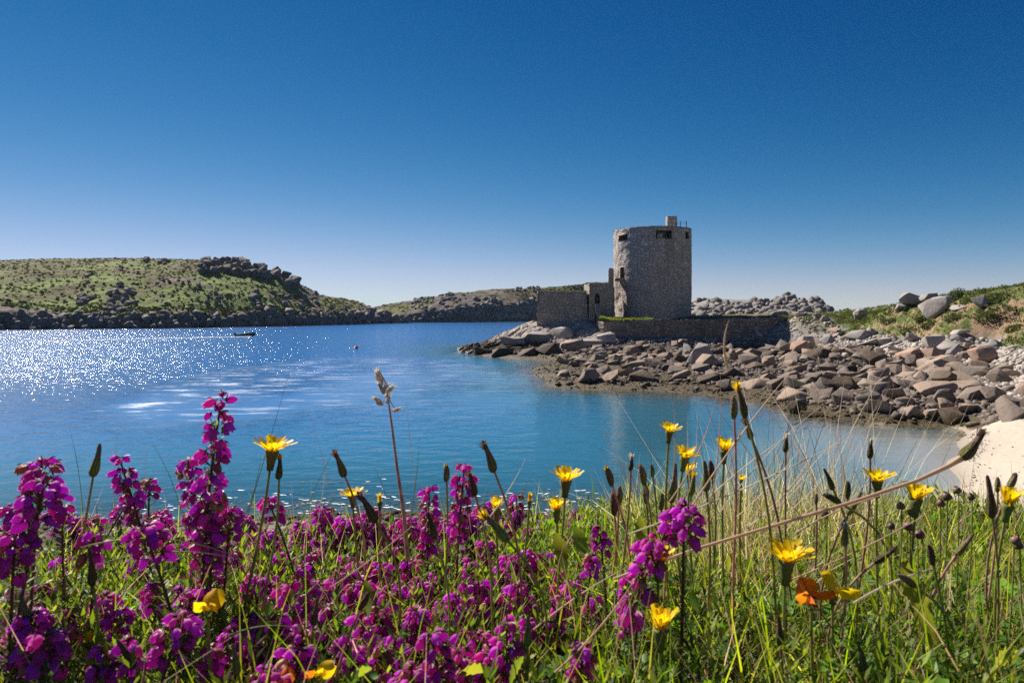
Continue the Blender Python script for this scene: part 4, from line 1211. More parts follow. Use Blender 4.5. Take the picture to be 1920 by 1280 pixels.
az = rng.uniform(math.radians(14), math.radians(30), 9000); d = rng.uniform(84, 106, 9000)
x = np.tan(az) * d; z = ground(x, d)
ok = (z > 3.0) & (vnoise(np.stack([x, d, z], 1) * .5, 77) > .12) & (x > 34)
blades_mass('scree_grass', 'tufts of grass on the scree', np.stack([x, d, z], 1)[ok][:1500], .15, .45, .1, G1)
x = rng.uniform(at(1124, 600, 104)[0], at(1222, 600, 104)[0], 2600); y = 103.0 + rng.random(2600) * 3.
x = x + .9 * vnoise(np.stack([x, y, x * 0], 1) * .8, 3)
blades_mass('castle_grass', 'strip of bright grass along the castle green edge', np.stack([x, y, np.maximum(ground(x, y), 4.8) + .25 * vnoise(np.stack([x, y, x * 0], 1) * .6, 8)], 1), .2, .6, .09, [(.26, .32, .04), (.20, .26, .04), (.30, .30, .07)])
x = rng.uniform(at(1280, 600, 105)[0], at(1480, 600, 105)[0], 1600); y = 103.6 + rng.random(1600) * 4
blades_mass('green_grass', 'dry grass on the castle green beside the ridge', np.stack([x, y, np.maximum(ground(x, y), 4.8)], 1), .15, .35, .09, [(.12, .13, .04), (.15, .13, .06), (.09, .10, .03)])
# withered grass along the wall tops
def top_grass(px0, px1, py, Y, n, dep, name, label):
    x0, x1 = at(px0, py, Y)[0], at(px1, py, Y)[0]; zz = at((px0 + px1) / 2, py, Y)[2]
    P = np.stack([rng.uniform(x0, x1, n), Y + .25 + rng.random(n) * dep, np.full(n, zz)], 1)
    blades_mass(name, label, P, .1, .3, .08, [(.16, .15, .06), (.13, .13, .05), (.2, .17, .09)])
top_grass(1010, 1102, 546.8, 108.8, 900, 5, 'wall_top_grass', 'dry grass growing along the battery wall top')
top_grass(1101, 1146, 531.3, 108.3, 450, 4, 'gatehouse_grass', 'dry grass growing on the gatehouse block top')
ang = rng.uniform(0, 2 * math.pi, 900); rr = TR - .1 - rng.random(900) * 1.1
blades_mass('tower_top_grass', 'short dry grass on the tower parapet', np.stack([TC[0] + rr * np.sin(ang), TC[1] - rr * np.cos(ang), np.full(900, TZ1 - .05)], 1), .08, .22, .08, [(.12, .11, .06), (.15, .13, .08)])

# clumps of heath on the bank, the bush and bench on the skyline
def leaf_cloud(n, r, squash=.7, leaf=.09, seed=0):
    q = np.random.default_rng(seed)
    d = q.normal(size=(n, 3)); d /= np.linalg.norm(d, axis=1)[:, None]
    c = d * (r * q.uniform(.35, 1., n) ** .5)[:, None] * (1 + .35 * vnoise(d * 2.2, seed))[:, None] * np.array([1, 1, squash])
    quad = np.array([[-1, 0, 0], [0, -.5, .1], [1, 0, 0], [0, .5, .1]]) * leaf
    return replicate(quad, np.array([[0, 1, 2, 3]]), rand_rot(n, 1.2), q.uniform(.6, 1.4, n), c)
MLEAF = Mat('bush_leaves'); lc_ = MLEAF.mix(MLEAF.noise(MLEAF.pos(), 3), (.055, .075, .02), (.12, .13, .04)); MLEAF = MLEAF.done(MLEAF.n('MixShader', {0: .35, 1: MLEAF.n('BsdfDiffuse', {'Color': lc_}), 2: MLEAF.n('BsdfTranslucent', {'Color': lc_})}))
MBARK = Mat('bark'); MBARK = MBARK.done(MBARK.bsdf(MBARK.mix(MBARK.noise(MBARK.pos(), 9), (.06, .045, .035), (.13, .10, .08)), .9))
heath = []
for k, (px, py, w, lab) in enumerate(((1730, 600, 26, 'low heath clump above the bare earth scar'), (1705, 622, 34, 'bright grassy clump at the end of the bank'), (1745, 612, 30, 'heath clump hanging below the triangular boulder'),
                       (1790, 600, 36, 'rounded green clump under the flat slab'), (1850, 600, 40, 'wide heath clump above the second earth scar'), (1885, 590, 44, 'dark heath clump high on the bank'), (1905, 620, 36, 'heath clump at the frame end of the bank'), (1870, 560, 40, 'heath clump on the bank shoulder'), (1825, 566, 30, 'small heath clump below the skyline bench'), (1668, 606, 26, 'grassy clump between scree and bank'))):
    g = hit(px, py); m = g[1] / FPX
    root = tag(empty('heath_clump', g), lab, 'shrub', 'heath clumps on the earth bank')
    v, f = leaf_cloud(900, w * m * .55, .6, .10, 50 + k)
    add('foliage', mk_mesh('foliage', v, f, [MLEAF], smooth=False), root)
    v, f = join([tube([(0, 0, -.3), (.2 * math.cos(a), .2 * math.sin(a), .35)], [.04, .02], 5) for a in (0, 2, 4)])
    add('stem', mk_mesh('stem', v, f, [MBARK]), root)
g = hit(1783, 566); m = g[1] / FPX
bush = tag(empty('windswept_bush', g), 'grey-green windswept bush alone on the bank skyline', 'bush')
v, f = leaf_cloud(1500, 13 * m, 1.1, .08, 90)
v = v + np.array([.3, 0, 12 * m])
v[:, 0] += v[:, 2] * .35
add('foliage', mk_mesh('foliage', v, f, [MLEAF], smooth=False), bush)
for a in (0, 1.6, 3.1, 4.6):
    v, f = tube([(0, 0, -.2), (.15 * math.cos(a), .15 * math.sin(a), .5), (.45 * math.cos(a) + .4, .45 * math.sin(a), 1.2)], [.07, .05, .02], 5)
    add('stem', mk_mesh('stem', v, f, [MBARK]), bush)
g = at(1807, 551.5, 84)
bench = tag(empty('plank_bench', (g[0], g[1], g[2])), 'dark plank bench on the skyline beside the bush', 'bench')
add('seat', mk_mesh('seat', *box(-.95, .95, -.2, .2, -.04, .05), [MD], smooth=False), bench)
for sx in (-.65, .65):
    add('leg', mk_mesh('leg', *box(sx - .06, sx + .06, -.16, .16, -1.4, -.04), [MD], smooth=False), bench)
g = hit(1845, 549); m = g[1] / FPX
sit = tag(empty('skyline_shrub', g), 'tiny dark shrub poking above the bank skyline', 'shrub')
v, f = leaf_cloud(420, 5.5 * m, .9, .06, 95)
add('foliage', mk_mesh('foliage', v + np.array([0, 0, 4 * m]), f, [MLEAF], smooth=False), sit)
v, f = tube([(0, 0, -.2), (.05, 0, .35)], [.04, .02], 5)
add('stem', mk_mesh('stem', v, f, [MBARK]), sit)

# strand line, pebbles and footprints' litter on the sand
x = rng.uniform(14, 34, 30000); y = rng.uniform(15, 40, 30000); z = ground(x, y)
sb = in_poly(x, y, BEACH)
line_ = np.exp(-((z - .22 - .08 * vnoise(np.stack([x, y, x * 0], 1) * .5, 4)) / .05) ** 2) + .035
ok = sb & (z > .08) & (rng.random(30000) < line_ * .8)
x, y, z = x[ok][:1500], y[ok][:1500], z[ok][:1500]
a, b = replicate(*SM[0], rand_rot(len(x), .4), rng.uniform(.008, .035, len(x)), np.stack([x, y, z + .03], 1))
tag(add('strand_litter', mk_mesh('strand_litter', a, b, [MB_DK], smooth=False)), 'dark weed scraps and pebbles strewn along the sand', kind='stuff')

x = rng.uniform(-16, 12, 4500); y = rng.uniform(16, 21.5, 4500); z = ground(x, y)
ok = (z > -.08) & ~in_poly(x, y, BEACH)
a, b = replicate(*SM[3], rand_rot(ok.sum(), .4), .03 + .2 * rng.random(ok.sum()) ** 3, np.stack([x, y, z + .01], 1)[ok])
tag(add('near_pebbles', mk_mesh('near_pebbles', a, b, [MB_LOW], smooth=False)), 'wet pebbles along the shore right below the bank', kind='stuff')
C = np.array([on_z(px_, py_, 0)[:2] for px_, py_ in zip(rng.uniform(250, 1150, 260), 948 + 16 * rng.normal(0, 1, 260))])
flecks('shore_foam', 'broken white foam along the near shore', C, rng.uniform(.03, .16, 260), MFOAM, .3)

# weed afloat in the shallows and along the near shore
MWEED = Mat('floating_weed'); MWEED = MWEED.done(MWEED.bsdf(MWEED.mix(MWEED.noise(MWEED.pos(), 4), (.05, .035, .012), (.19, .14, .05)), .35, spec=.5))
C = []
for px, py, sx, sy, n in ((1150, 734, 130, 4, 260), (1350, 746, 90, 5, 140), (1560, 786, 90, 6, 160), (1050, 712, 60, 10, 160), (960, 696, 40, 6, 30), (1800, 812, 8, 12, 30), (700, 945, 260, 14, 150), (1000, 935, 130, 12, 120), (480, 955, 120, 12, 60), (150, 970, 160, 14, 60), (620, 905, 60, 5, 8)):
    for _ in range(n):
        C.append(on_z(px + rng.normal(0, sx * .55), py + rng.normal(0, sy * .6), 0)[:2])
C = np.array(C)
flecks('floating_weed', 'brown weed floating along the water edge', C, rng.uniform(.05, .22, len(C)) * np.clip(C[:, 1] / 35, .4, 1.4), MWEED, .35)
# ------------------------------------------------------------------ the heath bank in front of the camera
def bank_edge(x):
    return .79 + .15 * sstep(.02, .22, x) + .05 * np.sin(x * 5.1 + 1.) + .05 * np.sin(x * 13.) + .10 * np.clip(x, 0, .6)
def soil(x, y):
    x = np.asarray(x, float); y = np.asarray(y, float)
    z = CZ - (.275 + .13 * (y - .36)) + .010 * vnoise(np.stack([np.ravel(x) * 9, np.ravel(y) * 9, np.ravel(x) * 0], 1), 5).reshape(x.shape)
    e = np.maximum(y - bank_edge(x), 0)
    return z - .9 * e - 2.2 * e ** 2
def canopy_hit(px, py, lift=.07):              # where the view ray meets the top of the plant cover
    dx, dy, dz = ray(px, py)
    Y = np.linspace(.26, 1.1, 300)
    Z = CZ + dz / dy * Y
    k = np.nonzero(Z <= soil(dx / dy * Y, Y) + lift)[0]
    return min(Y[k[0]] if len(k) else 9., float(bank_edge(dx / dy * .8)) - .04)
xs = np.linspace(-6, 6, 220); ys = np.concatenate([np.linspace(-3, .2, 14), np.linspace(.25, 1.6, 90), np.linspace(1.65, 3.2, 20)])
X_, Y_ = np.meshgrid(xs, ys)
Z_ = np.maximum(soil(X_, Y_), 1.2) + .0
Z_[Y_ < .25] = soil(X_, np.full_like(X_, .25))[Y_ < .25]
MSOIL = Mat('heath_soil'); MSOIL = MSOIL.done(MSOIL.bsdf(MSOIL.mix(MSOIL.noise(MSOIL.pos(), 60, 4), (.018, .013, .008), (.05, .04, .02)), .95, MSOIL.bump(MSOIL.noise(MSOIL.pos(), 120, 4), .01), .1))
tag(add('heath_bank', mk_mesh('heath_bank', np.stack([X_, Y_, Z_], -1).reshape(-1, 3), grid_faces(220, len(ys)), [MSOIL])), 'dark peaty soil of the heath bank under the flowers', kind='structure')

def m_leaf(name, col=None, tint=False, trans=.45, tcol=None, rough=.5, spec=.35, var=.25):
    M = Mat(name)
    c = M.attr('tint', 'Color') if tint else M.n('RGB').outputs[0]
    if not tint: c.default_value = (*col, 1)
    oi = M.n('ObjectInfo').outputs['Random']
    c = M.n('HueSaturation', {'Color': c, 'Hue': M.rng(oi, 0, 1, .5 - .03 * var * 4, .5 + .03 * var * 4), 'Value': M.math('MULTIPLY', M.rng(M.n('Math', {0: M.math('MULTIPLY', oi, 7.31)}, operation='FRACT').outputs[0], 0, 1, 1 - var, 1 + var), M.rng(M.noise(M.obj(), 160 if not tint else 25, 2), .3, .7, 1 - var, 1 + var))}).outputs[0]
    t = M.n('HueSaturation', {'Color': c, 'Saturation': 1.15, 'Value': 1.5}).outputs[0] if tcol is None else M.n('HueSaturation', {'Color': (*tcol, 1), 'Hue': M.rng(oi, 0, 1, .5 - .03 * var * 4, .5 + .03 * var * 4)}).outputs[0]
    return M.done(M.n('MixShader', {0: trans, 1: M.bsdf(c, rough, None, spec), 2: M.n('BsdfTranslucent', {'Color': t})}))
ML_TINT = m_leaf('ground_cover_leaves', tint=True, trans=.5)
ML_NEEDLE = m_leaf('heather_needles', (.075, .12, .025), trans=.45, tcol=(.28, .38, .05))
MB_BELL = m_leaf('heather_bell', (.56, .065, .48), trans=.55, tcol=(.98, .09, .80), rough=.6, spec=.2, var=.30)
MB_OLD = m_leaf('faded_bell', (.40, .17, .12), trans=.45, tcol=(.60, .24, .16), var=.3)
M_STEM = m_leaf('red_stem', (.15, .055, .04), trans=.05)
M_GSTEM = m_leaf('green_stem', (.24, .26, .07), trans=.3, tcol=(.45, .45, .10))
M_RSTEM = m_leaf('pink_stem', (.42, .24, .18), trans=.25)
M_PETAL = m_leaf('yellow_petal', (.85, .56, .004), trans=.55, tcol=(1., .74, .008), rough=.45, var=.10)
M_ORANGE = m_leaf('orange_petal', (.80, .20, .006), trans=.45, tcol=(.95, .30, .01), rough=.4, var=.10)
M_CUP = m_leaf('flower_cup', (.15, .17, .05), trans=.25, rough=.6)
def m_bud(name, low, high):
    M = Mat(name); o = M.obj()
    c = M.mix(M.rng(M.math('ADD', M.sep(o, 2), M.math('MULTIPLY', M.math('SUBTRACT', M.noise(o, 9, 3), .5), .7)), .2, .8), low, high)
    c = M.mix(M.rng(M.noise(M.scl(o, (22, 22, 1.5)), 1., 2), .5, .62, 0, .75), c, (.04, .03, .025))
    oi = M.n('ObjectInfo').outputs['Random']
    c = M.n('HueSaturation', {'Color': c, 'Hue': M.rng(oi, 0, 1, .47, .52), 'Value': M.rng(oi, 0, 1, .7, 1.35)}).outputs[0]
    return M.done(M.n('MixShader', {0: .36, 1: M.bsdf(c, .7, M.bump(M.noise(M.scl(o, (26, 26, 3)), 1., 3), .02, .6), .15), 2: M.n('BsdfTranslucent', {'Color': c})}))
M_BUD = m_bud('bud_dark', (.26, .24, .09), (.32, .21, .16))
M_BUDG = m_bud('bud_green', (.27, .32, .09), (.23, .21, .12))
M_FLUFF = m_leaf('seed_fluff', (.62, .56, .48), trans=.5, tcol=(.85, .78, .66))
M_STRAW = m_leaf('straw', (.56, .41, .28), trans=.35, tcol=(.80, .60, .42), var=.10)
M_PALE = m_leaf('bleached_grass', (.62, .55, .44), trans=.4, tcol=(.85, .78, .62), var=.1)
M_GRASS = m_leaf('green_grass', (.13, .17, .03), trans=.45, tcol=(.30, .36, .04))
M_BROAD = m_leaf('broad_leaf', (.11, .17, .02), trans=.55, tcol=(.38, .46, .03), rough=.4)

# ---- ground cover: heath shoots, small leaves, grass (too many to count)
def cover_points(n, y0=.29, y1=1.12, mask=None):
    y = np.sqrt(rng.uniform(y0 ** 2, y1 ** 2, n)); x = rng.uniform(-1, 1, n) * (.84 * y + .22)
    k = y < bank_edge(x) + .06
    if mask is not None: k &= rng.random(n) < mask(x, y)
    x, y = x[k], y[k]
    return np.stack([x, y, soil(x, y)], 1)
right = lambda x, y: sstep(.05, .22, x / y + .06 * np.sin(x * 30))      # greener, leafier side
def shoot_proto(h=.055, nw=9, needle=.0058):
    q = np.random.default_rng(3); V, F = [], []
    for w in range(nw):
        z = h * (.15 + .85 * w / (nw - 1)); m = 4
        for k in range(m):
            a = 2 * math.pi * (k / m) + w * .7 + q.normal(0, .15); el = .5 + .5 * w / nw
            d = np.array([math.cos(a) * math.cos(el), math.sin(a) * math.cos(el), math.sin(el)]); s = np.array([-math.sin(a), math.cos(a), 0]) * needle * .13
            o = len(V); b = np.array([0, 0, z]); L = needle * q.uniform(.8, 1.25)
            V += [b - s * .4, b + d * L * .5 - s, b + d * L, b + d * L * .5 + s]; F.append((o, o + 1, o + 2, o + 3))
    return np.array(V), np.array(F)
sv, sf = shoot_proto()
def tint_of(cols, n, lo=.6, hi=1.35):
    return np.concatenate([np.array(cols)[rng.integers(0, len(cols), n)] * rng.uniform(lo, hi, (n, 1)), np.ones((n, 1))], 1)
P = cover_points(12500)
n = len(P)
a, b, c = replicate(sv, sf, rand_rot(n, .35), rng.uniform(.85, 1.8, n), P + np.array([0, 0, -.005]), tint_of([(.09, .14, .024), (.13, .19, .03), (.06, .10, .02), (.17, .21, .034)], n))
tag(add('heath_shoots', mk_mesh('heath_shoots', a, b, [ML_TINT], smooth=False, attrs={'tint': c})), 'low green heath shoots covering the bank', kind='stuff')
# rosettes of small oval leaflets
lv, lf = [], []
for k in range(5):
    a_ = k * 2 * math.pi / 5 + .2; d = np.array([math.cos(a_), math.sin(a_), .35]); s = np.array([-math.sin(a_), math.cos(a_), 0]); o = len(lv)
    for t, w in ((.08, .1), (.45, .55), (.8, .5), (1., .08)):
        ctr = d * t * .010 + np.array([0, 0, -.003 * t * t])
        lv += [ctr - s * w * .0052, ctr + np.array([0, 0, -.0008]), ctr + s * w * .0052]
    for r_ in range(3):
        lf += [(o + r_ * 3, o + r_ * 3 + 1, o + r_ * 3 + 4, o + r_ * 3 + 3), (o + r_ * 3 + 1, o + r_ * 3 + 2, o + r_ * 3 + 5, o + r_ * 3 + 4)]
P = cover_points(9800, mask=lambda x, y: .18 + .82 * right(x, y))
n = len(P); P[:, 2] += rng.uniform(.012, .078, n)
a, b, c = replicate(np.array(lv), np.array(lf), rand_rot(n, .5), rng.uniform(.6, 1.25, n), P, tint_of([(.13, .23, .028), (.19, .30, .03), (.10, .17, .024), (.24, .29, .04)], n))
tag(add('trefoil_leaves', mk_mesh('trefoil_leaves', a, b, [ML_TINT], smooth=False, attrs={'tint': c})), 'small bright trefoil leaves between the grasses', kind='stuff')
def blade_mesh(P, L, W, az, lean, curl, cols, seg=5, roll=None):
    """Grass blades as thin curved ribbons."""
    n = len(P); t = np.linspace(0, 1, seg)[None, :]
    ang = lean[:, None] + curl[:, None] * t
    ds = L[:, None] / (seg - 1)
    h = np.concatenate([np.zeros((n, 1)), np.cumsum(np.sin(ang[:, :-1]) * ds, 1)], 1); z = np.concatenate([np.zeros((n, 1)), np.cumsum(np.cos(ang[:, :-1]) * ds, 1)], 1)
    ctr = np.stack([P[:, :1] + h * np.cos(az)[:, None], P[:, 1:2] + h * np.sin(az)[:, None], P[:, 2:3] + z], -1)
    ra = az + math.pi / 2 if roll is None else roll
    side = np.stack([np.cos(ra), np.sin(ra), ra * 0], 1)[:, None, :]
    w = W[:, None] * np.array([.8, 1., .85, .55, .08])[None, :] if seg == 5 else W[:, None] * np.linspace(1, .08, seg)[None, :]
    V = np.stack([ctr - side * w[..., None], ctr + side * w[..., None]], 2).reshape(-1, 3)
    j = np.arange(seg - 1) * 2
    q = np.stack([j, j + 1, j + 3, j + 2], 1)
    F = (q[None] + (np.arange(n) * seg * 2)[:, None, None]).reshape(-1, 4)
    return V, F, np.repeat(cols, seg * 2, axis=0)
def blades(name, label, n, Lr, Wr, cols, mask=None, lean=.35, curl=.8, y0=.29, y1=1.1):
    P = cover_points(n, y0, y1, mask); n = len(P)
    V, F, C = blade_mesh(P, rng.uniform(*Lr, n), rng.uniform(*Wr, n), rng.uniform(0, 6.28, n), np.abs(rng.normal(0, lean, n)), np.abs(rng.normal(0, curl, n)), tint_of(cols, n), roll=rng.uniform(0, 6.28, n))
    return tag(add(name, mk_mesh(name, V, F, [ML_TINT], smooth=False, attrs={'tint': C})), label, kind='stuff')
blades('grass', 'green grass blades growing through the heath', 15500, (.06, .145), (.0004, .0010), [(.25, .31, .035), (.34, .36, .05), (.17, .23, .03), (.42, .37, .08)], lambda x, y: .25 + .6 * right(x, y))
blades('dry_grass', 'dry straw grass tangled in the heath', 21000, (.05, .15), (.0003, .0007), [(.60, .46, .26), (.50, .36, .20), (.70, .56, .36), (.36, .24, .14)], lambda x, y: .18 + .6 * sstep(.12, .3, x / y) , lean=.6, curl=1.0)
blades('brown_straw', 'matted brown grass at the bank edge', 7000, (.03, .085), (.0003, .0007), [(.30, .20, .12), (.42, .30, .19), (.22, .15, .09)], lambda x, y: sstep(.16, .26, x / y) * sstep(.62, .8, y), lean=.8, curl=1.4, y0=.6)

def edge_blades(name, label, n, x0, x1, Lr, Wr, cols, lean=.35, curl=.7):
    x = rng.uniform(x0, x1, n); y = bank_edge(x) - rng.uniform(-.03, .22, n) ** 1.0
    P = np.stack([x, y, soil(x, y)], 1)
    clump = .55 + .45 * sstep(-.2, .6, vnoise(np.stack([x * 14, y * 6, x * 0], 1), 66))
    V, F, C = blade_mesh(P, rng.uniform(*Lr, n) * clump, rng.uniform(*Wr, n), rng.uniform(0, 6.28, n), np.abs(rng.normal(0, lean, n)), np.abs(rng.normal(0, curl, n)), tint_of(cols, n), roll=rng.uniform(0, 6.28, n))
    tag(add(name, mk_mesh(name, V, F, [ML_TINT], smooth=False, attrs={'tint': C})), label, kind='stuff')
edge_blades('edge_straw', 'shaggy straw fringe along the bank edge before the cove', 1700, .14, .42, (.06, .19), (.00035, .0008), [(.55, .44, .27), (.42, .31, .18), (.65, .55, .38), (.26, .26, .06)])
edge_blades('edge_stubble', 'short dry fringe along the bank edge before the beach', 1500, .40, .95, (.03, .09), (.0003, .0007), [(.55, .44, .27), (.42, .31, .18), (.26, .30, .06), (.30, .34, .06)])
edge_blades('edge_grass', 'thin grass fringe along the bank edge before the water', 500, -.9, .2, (.06, .17), (.0003, .0006), [(.22, .28, .05), (.42, .32, .2), (.30, .30, .08)])
edge_blades('cove_hairs', 'bleached hair-thin stems standing in front of the cove', 460, .17, .46, (.13, .30), (.00035, .0008), [(.70, .62, .48), (.55, .48, .34), (.35, .22, .16)], .3, .5)

x = rng.normal(.215, .04, 1500); y = rng.normal(.64, .04, 1500)
P = np.stack([x, y, soil(x, y)], 1); n = 1500
V, F, C = blade_mesh(P, rng.uniform(.07, .17, n) * (.6 + .5 * np.exp(-((x - .215) / .05) ** 2)), rng.uniform(.0003, .0007, n), rng.uniform(0, 6.28, n), np.abs(rng.normal(0, .5, n)), np.abs(rng.normal(0, 1.1, n)), tint_of([(.56, .40, .24), (.42, .28, .17), (.66, .52, .34), (.28, .26, .07)], n), roll=rng.uniform(0, 6.28, n))
tag(add('straw_tussock', mk_mesh('straw_tussock', V, F, [ML_TINT], smooth=False, attrs={'tint': C})), 'brown tussock of withered grass below the pale clump', kind='stuff')

# ---- bell heather
BELL_PROF = [(.0003, .0014), (.0008, 0), (.0024, -.0007), (.0032, -.0022), (.0034, -.0040), (.0029, -.0058), (.0018, -.0072), (.0022, -.0080)]
bells_mesh = []
for k, sc in enumerate((1., .9, 1.1)):
    v, f = lathe(BELL_PROF, 8, .04)
    v = v * np.array([sc, sc * .96, sc * (1 + .08 * k)]) * .77
    v[-8:, 2] += np.where(np.arange(8) % 2, .0008, -.0004)
    v[:, 0] += .3 * np.abs(v[:, 2]) ** 1.2 * (k - 1) * .6
    fm = np.repeat([1, 1, 0, 0, 0, 0, 0], 8); fm[12:16] = 1
    sep_ = np.array([[math.cos(t_) * .0011, math.sin(t_) * .0011, .0002] for t_ in (0, 1.57, 3.14, 4.71)])
    sv_, sf_ = [], []
    for t_ in (0, 1.57, 3.14, 4.71):               # sepals clasping the bell
        dd = np.array([math.cos(t_), math.sin(t_), 0]); ss = np.array([-math.sin(t_), math.cos(t_), 0]); o_ = len(sv_)
        sv_ += [dd * .0009 - ss * .0006, dd * .0009 + ss * .0006, dd * .0034 + np.array([0, 0, -.0016]) + ss * .0005, dd * .0041 + np.array([0, 0, -.0034])]; sf_.append((o_, o_ + 1, o_ + 2, o_ + 3))
    vv_ = np.concatenate([v, np.array(sv_)]); ff_ = np.concatenate([f, np.array(sf_) + len(v)]); fm = np.concatenate([fm, [1] * 4])
    bells_mesh.append((mk_mesh('bell', vv_, ff_, [MB_BELL, M_STEM], fmat=fm), mk_mesh('bell', vv_, ff_, [MB_OLD, M_STEM], fmat=fm)))
SPR_L = .20
def dirmat(d, roll=0.):                          # rotation taking -z to direction d
    q = Vector((0, 0, -1)).rotation_difference(Vector(d).normalized())
    return (q @ Quaternion((0, 0, 1), roll)).to_euler()
def sprig_proto(kind, seed):
    q = np.random.default_rng(seed)
    top = SPR_L
    bend = q.normal(0, .012, 2)
    ctr = lambda z: np.array([bend[0] * (z / SPR_L) ** 2, bend[1] * (z / SPR_L) ** 2, z])
    zs = np.linspace(0, SPR_L, 9)
    v, f = tube([ctr(z) for z in zs], np.linspace(.0016, .0007, 9), 5)
    stem = mk_mesh('stem', v, f, [M_STEM])
    bl = []
    def whorl(z, m, tilt, r, jit):
        a0 = q.uniform(0, 6.28)
        for k in range(m):
            a = a0 + k * 2 * math.pi / m + q.normal(0, .2); t = tilt + q.normal(0, .18)
            d = (math.cos(a) * math.sin(t), math.sin(a) * math.sin(t), -math.cos(t))
            p = ctr(z + q.normal(0, jit)) + np.array([math.cos(a) * r, math.sin(a) * r, .002])
            bl.append((p, dirmat(d, q.uniform(0, 6)), int(q.integers(0, 3)), q.random() < .18, q.uniform(.7, 1.12)))
    if kind == 'umbrella':
        whorl(top, 5, 1.1, .003, .001); whorl(top - .0035, 8, 1.05, .0065, .0012); whorl(top - .009, 7, .85, .0055, .002); whorl(top - .016, 4, .6, .004, .003)
    elif kind == 'spike':
        whorl(top, 3, 1.2, .002, .001)
        for k in range(8): whorl(top - .005 - .0072 * k, 5 + k % 2, .85 - .05 * k, .0045, .003)
    elif kind == 'tall':
        whorl(top, 4, 1.2, .003, .002)
        for k in range(13): whorl(top - .008 - .0073 * k, 4 + k % 3, .8 - .03 * k, .0045, .003)
    elif kind == 'small':
        whorl(top, 4, .9, .002, .001); whorl(top - .005, 5, .65, .004, .002); whorl(top - .011, 3, .5, .004, .002)
    V, F = [], []
    z0 = {'umbrella': .016, 'spike': .03, 'tall': .05, 'small': .012}[kind]
    zz = .02
    while zz < top - z0 * .3:
        for k in range(5):                      # needles in whorls and little side tufts
            a = q.uniform(0, 6.28); el = q.uniform(.2, 1.0); L = .0058 * q.uniform(.7, 1.2)
            side = q.uniform(0, .0055) if q.random() < .6 else 0
            b = ctr(zz) + np.array([math.cos(a), math.sin(a), .4]) * side
            a2 = a + q.normal(0, .7)
            d = np.array([math.cos(a2) * math.cos(el), math.sin(a2) * math.cos(el), math.sin(el)]); s = np.array([-math.sin(a2), math.cos(a2), 0]) * L * .13
            o = len(V); V += [b - s * .4, b + d * L * .5 - s, b + d * L, b + d * L * .5 + s]; F.append((o, o + 1, o + 2, o + 3))
        zz += .0021 if zz > .09 else .004
    fol = mk_mesh('foliage', np.array(V), np.array(F), [ML_NEEDLE], smooth=False)
    return stem, fol, bl, ctr(SPR_L)
PROTO = {k: [sprig_proto(k, 10 * i + j) for j in range(4)] for i, k in enumerate(('umbrella', 'spike', 'tall', 'small'))}
def sprig(px, py, Y, kind, label, s=1., group='bell heather sprigs', lean=None):
    top = at(px, py, Y)
    stem, fol, bl, tip_ = PROTO[kind][int(rng.integers(0, 4))]
    lx, ly = lean or (rng.normal(0, .10), rng.normal(0, .10))
    rot = Quaternion((0, 1, 0), lx) @ Quaternion((1, 0, 0), ly) @ Quaternion((0, 0, 1), rng.uniform(0, 6.28))
    base = top - rot @ (Vector(tip_) * s)
    r_ = tag(empty('heather_sprig', base), label, 'heather', group)
    r_.rotation_euler = rot.to_euler(); r_.scale = (s,) * 3
    add('stem', stem, r_); add('foliage', fol, r_)
    for p, e, k, old, bs in bl:
        add('bell', bells_mesh[k][1 if old else 0], r_, p, e, bs)
    return r_
CH = lambda px, py, l=.075: canopy_hit(px, py, l)
NAMED = [
    (415, 750, .47, 'tall', 'tallest heather spike rising high against the water', 1.15), (352, 868, .50, 'spike', 'heather spike just beside the tallest one', 1.1), (405, 905, .50, 'spike', 'heather spike low against the tallest one', 1.1),
    (78, 868, .42, 'umbrella', 'flat-topped heather head above another in the corner by the sea', 1.1), (82, 912, .40, 'umbrella', 'flat heather head directly under the flat-topped one', 1.15), (115, 935, .45, 'small', 'few heather bells on a thin stalk below the flat heads', 1.),
    (28, 1012, .38, 'umbrella', 'large heather head cut by the frame edge', 1.15), (176, 1006, .44, 'small', 'lone small heather head between two grass arcs', 1.1), (272, 996, .40, 'umbrella', 'wide heather head under the seed-topped grass', 1.15),
    (226, 866, .50, 'spike', 'bushy heather spike in front of bare water', 1.), (280, 905, .56, 'small', 'slender pale heather head beside the bushy spike', 1.), (432, 958, .48, 'umbrella', 'heather head at the foot of the tallest spike', 1.),
    (503, 938, .56, 'umbrella', 'small pinkish heather head under the yellow flower pair', .95), (870, 880, .52, 'spike', 'pink-tipped heather spike beside a brown bud', 1.05), (805, 918, .60, 'spike', 'heather spike standing beside the tall seed grass', 1.),
    (1283, 958, .40, 'umbrella', 'heather bells hanging by the brown stem among grasses', 1.1), (1250, 992, .40, 'spike', 'heather bells drooping above a yellow flower in the grass', 1.1), (1216, 1020, .42, 'small', 'small heather cluster nearest the fully open yellow flower', 1.1),
    (340, 1165, .36, 'umbrella', 'large drooping heather head under the round-petalled yellow flower', 1.1), (82, 1200, .345, 'umbrella', 'lowest heather head in the corner under the closed bud', 1.1), (60, 1160, .37, 'umbrella', 'heather head above the lowest corner one', 1.),
    (1125, 1000, .5, 'small', 'few pinkish heather bells beside the broad leaves', 1.), (1180, 1092, .44, 'small', 'small heather cluster at the grassy end of the patch', 1.), (1108, 1048, .46, 'small', 'single round heather tuft below the broad leaves', .9),
    (950, 1178, .38, 'spike', 'bright heather spike in the low middle by a closed bud', 1.), (810, 1195, .36, 'spike', 'dense heather spike at the bottom beside a bent stalk', 1.1), (770, 1262, .34, 'umbrella', 'heather head cut by the lower frame edge', 1.), (505, 1262, .34, 'umbrella', 'heather head beside the orange flowers at the bottom', 1.),
]
